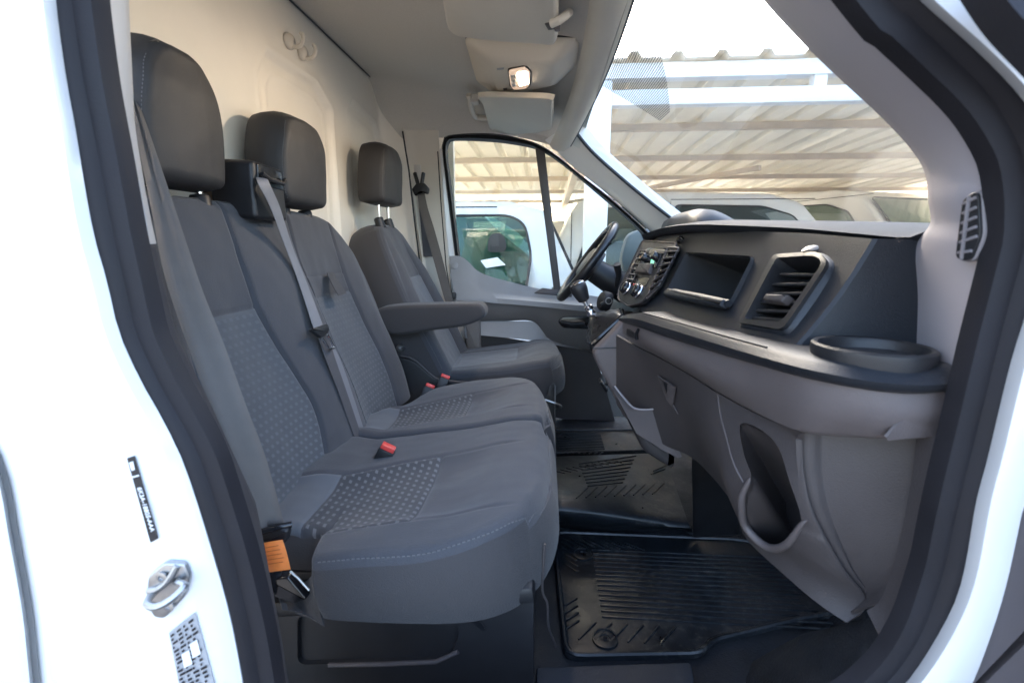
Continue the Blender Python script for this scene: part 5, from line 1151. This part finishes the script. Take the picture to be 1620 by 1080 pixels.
for k in range(15): ribs.append(((.13, .90 + .0165 * k), (.60 + .02 * math.sin(k), .90 + .0165 * k)))          # long ribs across the middle
for k in range(9): ribs.append(((.052 + .021 * k, 1.185 - .002 * k), (.10 + .021 * k, 1.140)))                      # slanted ribs by the far edge
for k in range(5): ribs.append(((.052, 1.16 - .022 * k), (.088, 1.128 - .022 * k)))
for k in range(6): ribs.append(((.075 + .033 * k, .835), (.115 + .033 * k, .882)))                                # slanted ribs by the near edge
for k in range(4): ribs.append(((.05, .86 + .022 * k), (.08, .885 + .022 * k)))
mat_('black ribbed rubber floor mat nearest the open doorway, with two round fixings', [(873, 846), (1168, 858), (1390, 905), (1420, 960), (1270, 985), (1122, 1022), (1110, 1042), (892, 1046)], 0, ribs, holes=((922, 877), (957, 1011)))
# middle mat lies raised over the engine hump
HZ = .04
mo = thing('floor_mat', 'shiny black rubber mat draped over the hump before the middle seat', 'floor mat', P(980, 770, Z=0), 'rubber floor mats')
rows = []
for i in range(25):
    t = i / 24; r = []
    pa = V((868, 722, 0)).lerp(V((866, 832, 0)), t); pb_ = V((1050, 716, 0)).lerp(V((1098, 852, 0)), t)
    for j in range(33):
        s = j / 32; q = pa.lerp(pb_, s); z = .06 + .025 * math.sin(3.1 * s + 1) * math.sin(math.pi * t) + .035 * math.sin(math.pi * t) * (1 - s) + .03 * sm(t, 1, .75) - .055 * sm(t, .86, .99)
        r.append(P(q.x, q.y + 4 * math.sin(s * 5) * (t > .9), Z=z))
    rows.append(r)
msh = mk('mat_sheet', solid(rows, .006), MATR, mo, sharp=70)
mt = bvh(msh); gs = []
def rib_on(x0, y0, x1, y1):
    a_, b_ = hit(x0, y0, mt), hit(x1, y1, mt); c_ = hit((x0 + x1) / 2, (y0 + y1) / 2, mt)
    if max(p.z for p in (a_, b_, c_)) < .3: gs.append(tube([a_ + V((0, 0, .001)), c_ + V((0, 0, .001)), b_ + V((0, 0, .001))], .0018, 6))
for k in range(9): rib_on(912 + 15 * k, 788 - k * .8, 930 + 15 * k, 771 - k * .8)
for k in range(8): rib_on(930 - 2 * k, 769 - 5 * k, 985 + 3 * k, 763 - 6 * k)
for k in range(6): rib_on(1030 + 4 * k, 750 - 5 * k, 1052 + 2 * k, 742 - 6 * k)
for k in range(10): rib_on(876 + 10 * k, 745 - 2 * k, 894 + 10 * k, 749 - 2 * k)
tag(mk('ribs', join(*gs), MATR, mo), kind='stuff')
mk('mat_edge', tube(resample(rows[-1], 60), .005, 8), MATR, mo)
mk('mat_flap', solid([curve([P(866, 824, Z=.05), P(880, 826, Z=.05), P(894, 830, Z=.05)], 10), curve([P(864, 812, Z=.09), P(882, 815, Z=.09), P(896, 820, Z=.09)], 10)], .004), MATR, mo)
ribs = [((.05 + .0 * k, 1.76 + .016 * k), (.24, 1.76 + .016 * k)) for k in range(11)] + [((.03 + .02 * k, 1.72), (.05 + .02 * k, 1.745)) for k in range(10)]
mat_('dusty black rubber mat farthest from the open doorway, below the steering wheel', [(871, 684), (1030, 684), (1060, 716), (868, 722)], 0, ribs, holes=((894, 692),))
mk('tunnel_cover', slab(rpoly([P(1098, 724, Y=1.22), P(1100, 850, Y=1.20), P(1172, 845, Y=1.10), P(1180, 790, Y=1.0), P(1120, 720, Y=1.1)], .01), (-.8, -.5, .2), .012, .004), PLB, dash)
mk('toe_board', solid([[V((.62, y, .0)) for y in (.5, 1.2, 2.1)], [V((.76, y, .12)) for y in (.5, 1.2, 2.1)], [V((.81, y, .45)) for y in (.5, 1.2, 2.1)]], .01), FLR, van)
mk('front_wall', rbox((.83, 1.3, .40), (.02, 1.7, .80), .004), PLB, van)
# pedals
for x, y, n in ((944, 605, 'clutch'), (962, 612, 'brake')):
    pc = P(x + 10, y + 4, Y=1.85); pe = thing('pedal', 'black %s pedal under the steering wheel' % n, 'pedal', pc, 'pedals')
    mk('pedal_pad', rbox(pc, (.012, .06, .05), .005, Matrix.Rotation(-.6, 3, 'Y')), PLB, pe); mk('pedal_arm', tube([pc + V((.01, 0, .0)), pc + V((.10, 0, .12)), pc + V((.14, 0, .25))], .008, 8), PLB, pe)
# ================================================================== OPEN PASSENGER DOOR (right edge of the view)
pd = thing('open_door', 'open white passenger door with dark grey lower trim, at the right edge beside the doorway', 'door', (.46, .36, 0))
tag(pd, kind='thing')
dvec = V((.34, -.94, 0)).normalized(); dn_ = V((-dvec.y, dvec.x, 0)) * -1
do = V((.475, .375, 0))
def PD(s, z, d=0.0): return do + dvec * s + V((0, 0, z)) + dn_ * d
dpl = (do, dn_)
def X_(x, y, d=0.0): return PP(x, y, (do + dn_ * d, dn_))
shell = [PD(.0, -.1), PD(.0, .78), PD(.12, .78), PD(.80, .78), PD(.80, -.1)]
mk('door_shell', slab(rpoly(shell, .02), dn_, .03, .01), WHT, pd)
tr_ = [X_(1610, 790, .03), X_(1595, 812, .03), X_(1576, 870, .03), X_(1545, 960, .03), X_(1518, 1060, .03), X_(1500, 1130, .03), X_(1660, 1260, .03), X_(1900, 1200, .03), X_(1900, 770, .03), X_(1640, 780, .03)]
mk('door_trim', slab(resample(cr(tr_[:6], 5) + tr_[6:], 80, True), dn_, .03, .012, 4), M('door_trim_mauve', (.07, .062, .068), .5, bump=(1000, .25, .0006)), pd)
fr2 = [P(1610, -60, Y=.36), P(1657, 0, Y=.345), P(1755, 92, Y=.32), P(1850, 200, Y=.30)]
mk('window_frame', sweep(curve(fr2, 30), [(.03, .01), (.03, -.012), (-.028, -.012), (-.028, .01)], up=(0, 1, 0)), SEA, pd)
# ================================================================== YARD: carport, vans
CPH = 1.82
cpt = thing('carport', 'open carport with white posts, steel beams and corrugated sheet roof over the parked vans', 'carport', (2, 7, GZ))
def rz(y): return CPH + .03 - .028 * (y - 3.1)
pitch = .245; prof = [(0, 0), (.045, 0), (.07, .034), (.11, .034), (.135, 0), (pitch, 0)]
vs, fs = [], []
for k in range(4):
    for x, h in (prof if k == 3 else prof[:-1]):
        for y in (3.02, 7.2, 11.5): vs.append(V((x + k * pitch, y, rz(y) + h)))
n = len(vs) // 3
for i in range(n - 1):
    for j in range(2): fs.append([i * 3 + j, i * 3 + 3 + j, i * 3 + 4 + j, i * 3 + 1 + j])
k = len(vs); vs += [v + V((0, 0, .004)) for v in vs]; fs += [[a + k for a in f[::-1]] for f in fs]
for i in range(n - 1):
    fs.append([i * 3, i * 3 + k, i * 3 + 3 + k, i * 3 + 3]); fs.append([i * 3 + 2, i * 3 + 5, i * 3 + 5 + k, i * 3 + 2 + k])
sh = mk('roof_sheet', (vs, fs), SHT, cpt, smooth=False); sh.location.x = -7.2
for i in range(1, 27):
    c = sh.copy(); COL.objects.link(c); c.location.x = -7.2 + i * 4 * pitch; c.location.z = .004 * (i % 2)
for y, m_, s_ in ((3.10, BEAMW, (.08, .08)), (4.35, BEAMB, (.05, .055)), (5.6, BEAMB, (.05, .055)), (6.85, BEAMB, (.05, .055)), (8.1, BEAMB, (.05, .055)), (9.4, BEAMB, (.05, .055)), (10.7, BEAMW, (.06, .09)), (11.4, BEAMW, (.06, .09))):
    mk('purlin', rbox((5.5, y, rz(y) - s_[1] / 2 - .006), (26, s_[0], s_[1]), 0), m_, cpt)
mk('lower_chord', rbox((5.5, 3.10, 1.66), (26, .08, .085), .004), BEAMW, cpt)
for x in (-5.2, -3.7, -2.2, -.7, 1.55, 3.0, 4.5, 6.0, 7.5): mk('truss_strut', rbox((x, 3.10, 1.80), (.07, .06, .22), 0), BEAMW, cpt)
for x, y in ((.30, 3.1), (-5.6, 3.1), (6.3, 3.1), (.30, 11.4), (6.3, 11.4), (12.3, 11.4), (-5.6, 11.4), (12.3, 3.1)):
    mk('post', rbox((x, y, (GZ + rz(y) - .1) / 2), (.14, .12, rz(y) - .1 - GZ), .008), BEAMW, cpt)
for x in (.30, 6.3, -5.6, 12.3):
    mk('rafter', bar((x, 3.1, rz(3.1) - .16), (x, 11.4, rz(11.4) - .16), .08, .12, .004), BEAMB, cpt)
    mk('brace', bar((x, 8.3, rz(8) - .2), (x + 2.0, 5.6, rz(5.6) - .14), .05, .05, .003), BEAMB, cpt)
    mk('brace', bar((x, 11.35, .9), (x - 2.2, 8.2, rz(8.2) - .16), .05, .05, .003), BEAMB, cpt)
def vehicle(name, lbl, cat, top, wins, L, W, pos, rot, wheels, belt, mirror_x, ws_=None, interior=True, tumble=.12, grp=None, glassm=CARN):
    """body lofted from side outlines; local x = forward, side towards -y faces the camera"""
    root = thing(name, lbl, cat, (0, 0, 0), grp)
    def yo(z): return W / 2 - tumble * sm(z, belt - .1, belt + .75)
    def wall(s):
        return [V((x, s * yo(z), z)) for x, z in top]
    secs = [[V((x * .985 + .007 * L, -yo(z) * 1.0 + .0, z)) for x, z in top]]
    outl = resample([V((x, 0, z)) for x, z in top], 120, True)
    secs = []
    for f, ins in ((-1, .06), (-.985, .018), (-.95, .0), (-.5, 0), (0, 0), (.5, 0), (.95, 0), (.985, .018), (1, .06)):
        cx, cz = L / 2, .9; secs.append([V((cx + (p.x - cx) * (1 - ins / L * 2), f * yo(p.z), cz + (p.z - cz) * (1 - ins / 1.8 * 1.2))) for p in outl])
    body = mk('body', loft(secs), WHT, root, sharp=50)
    for wn_, poly in wins:
        for s in (-1, 1):
            o = rpoly([V((x, s * (yo(z) + .001), z)) for x, z in poly], .06, 4)
            if s < 0: o = o[::-1]
            dk = mk('window', slab(o, (0, s, .15), .004, .001), CARD, root)
            mk('pane', slab([p + V((0, s * .006, 0)) for p in o], (0, s, .15), .003, .001), glassm, dk)
            mk('window_trim', tube([p + V((0, s * .006, 0)) for p in o], .010, 6, closed=True), PLB, dk)
    if ws_:
        (x0, z0), (x1, z1) = ws_
        o = rpoly([V((x0, -yo(z0) + .10, z0)), V((x0, yo(z0) - .10, z0)), V((x1, yo(z1) - .13, z1)), V((x1, -yo(z1) + .13, z1))], .06, 4); nn = V((z1 - z0, 0, x0 - x1)).normalized(); nn = nn if nn.x > 0 else -nn
        wk = mk('windscreen', slab([p + nn * .002 for p in o], nn, .006, .002), CARD, root); mk('pane', slab([p + nn * .009 for p in o], nn, .003, .001), glassm, wk); mk('windscreen_trim', tube([p + nn * .008 for p in o], .012, 6, closed=True), PLB, wk)
    for wx in wheels:
        for s in (-1, 1):
            wh = mk('wheel', lathe([(.19, 0), (.30, 0), (.33, .03), (.33, .18), (.30, .21), (.19, .21)], (wx, s * (W / 2 - .20), .33), (0, s, 0), 28), TYR, root)
            mk('rim', lathe([(.20, 0), (.20, .01), (.16, .0), (.06, .012), (.0001, .015)], (wx, s * (W / 2 + .0), .33), (0, s, 0), 24), RIM, wh)
    for wn_, poly in wins:                     # door shut lines and handles
        x0, x1 = min(q[0] for q in poly), max(q[0] for q in poly); z0, z1 = min(q[1] for q in poly), max(q[1] for q in poly)
        for s in (-1, 1):
            mk('door_seam', tube([V((x0 - .05, s * (yo(z) + .001), z)) for z in (.35, .6, z0, (z0 + z1) / 2, z1, z1 + .06)] + [V((x1 - .25, s * (yo(z1 + .07) + .001), z1 + .06))], .005, 5), PLB, root)
            mk('door_handle', rbox((x0 + .12, s * (yo(z0 - .12) + .012), z0 - .12), (.20, .03, .035), .01), PLB, root)
    for s in (-1, 1):
        mk('mirror', rbox((mirror_x, s * (W / 2 + .10), belt + .06), (.09, .17, .22), .03, None, 3), PLB, root)
    xs = max(x for x, z in top); xr = min(x for x, z in top)
    for s in (-1, 1):
        mk('headlight', rbox((xs - .10, s * (W / 2 - .25), .78), (.22, .30, .18), .04), HEAD, root); mk('tail_light', rbox((xr + .03, s * (W / 2 - .08), 1.0), (.06, .12, .40), .02), LAMPR, root)
    root.location = pos; root.rotation_euler = (0, 0, rot)
    return root
# small van beside ours: its cab window shows through the far door's window
small = [(0.0, .25), (.0, 1.0), (.08, 1.62), (.2, 1.74), (1.2, 1.79), (2.45, 1.78), (2.70, 1.72), (3.02, 1.04), (3.90, .90), (4.15, .70), (4.18, .30)]
vehicle('parked_van', 'small white van parked alongside, its green tinted cab window seen through the far door', 'van', small, [('cab', [(1.60, 1.04), (1.60, 1.64), (1.66, 1.68), (2.45, 1.68), (2.56, 1.62), (2.61, 1.40), (2.57, 1.12), (2.42, 1.03)])], 4.18, 1.78, (-2.72, 3.40 + .89, GZ), 0, (.75, 3.35), 1.02, 2.8, ((3.00, 1.09), (2.74, 1.64)), glassm=CARG)
pp = tag(mk('paper', slab(rpoly([P(760, 412, Y=3.392), P(787, 407, Y=3.392), P(800, 419, Y=3.392), P(769, 424, Y=3.392)], .004)[::-1], (0, -1, 0), .001, .0003), PAP), 'white sheet of paper in the green window of the small van', 'paper')
hdr = tag(mk('headrest', slab(resample(cr([P(x, y, Y=3.393) for x, y in [(772, 395), (773, 378), (780, 370), (792, 370), (799, 378), (801, 392), (795, 398), (778, 399)]], 4, closed=True), 30, True)[::-1], (0, -1, 0), .002, .0006), HRF, None), 'dark headrest seen inside the green window of the small van', 'headrest')
tall = [(0.0, .30), (.0, 1.5), (.05, 1.98), (.2, 2.08), (3.0, 2.10), (3.9, 2.08), (4.25, 1.98), (4.95, 1.22), (5.45, 1.05), (5.6, .75), (5.6, .32)]
vehicle('parked_van', 'large white van standing behind the small van, a plain white side', 'van', [(x, z * .89) for x, z in tall], [('cab', [(4.0, 1.0), (4.0, 1.5), (4.25, 1.5), (4.72, 1.02)])], 5.6, 1.95, (-2.6, 8.8, GZ), 0, (1.1, 4.6), 1.0, 4.5, ((4.92, 1.02), (4.30, 1.55)))
mpv = [(0.0, .25), (-.02, .9), (.12, 1.10), (.55, 1.95), (.75, 2.03), (1.6, 2.07), (2.7, 2.04), (3.05, 1.94), (3.75, 1.14), (4.55, 1.0), (4.75, .7), (4.75, .28)]
vehicle('parked_minivan', 'white minivan with long dark side glass, seen over the middle of the dashboard', 'van', mpv, [('rear', [(.55, 1.2), (.78, 1.88), (1.55, 1.92), (1.55, 1.2)]), ('cab', [(1.66, 1.2), (1.66, 1.92), (2.62, 1.90), (2.95, 1.80), (3.42, 1.2)])], 4.75, 1.85, (-.22, 5.55 + .93, GZ), 0, (.85, 3.85), 1.2, 3.25, ((3.72, 1.17), (3.10, 1.9)))
K = 1.19
car = [(x * K, z * K) for x, z in [(0.0, .25), (-.03, .9), (.06, 1.08), (.5, 1.80), (.75, 1.93), (1.5, 1.97), (2.3, 1.94), (2.6, 1.84), (3.3, 1.18), (4.1, 1.02), (4.32, .7), (4.32, .28)]]
sc_ = lambda q: [(x * K, z * K) for x, z in q]
cv = vehicle('parked_van', 'tall white van turned towards us, its pale windscreen beyond the passenger end of the dashboard', 'van', car, [('rear', sc_([(.5, 1.15), (.72, 1.72), (1.35, 1.80), (1.35, 1.15)])), ('cab', sc_([(1.45, 1.15), (1.45, 1.80), (2.2, 1.78), (2.5, 1.68), (2.98, 1.15)]))], 4.32 * K, 1.95, (3.95, 10.2, GZ - .06), math.radians(-70), (.9, 4.1), 1.15 * K, 2.85 * K, sc_(((3.26, 1.22), (2.66, 1.82))), glassm=glass('car_glass_pale', (.72, .80, .74)))
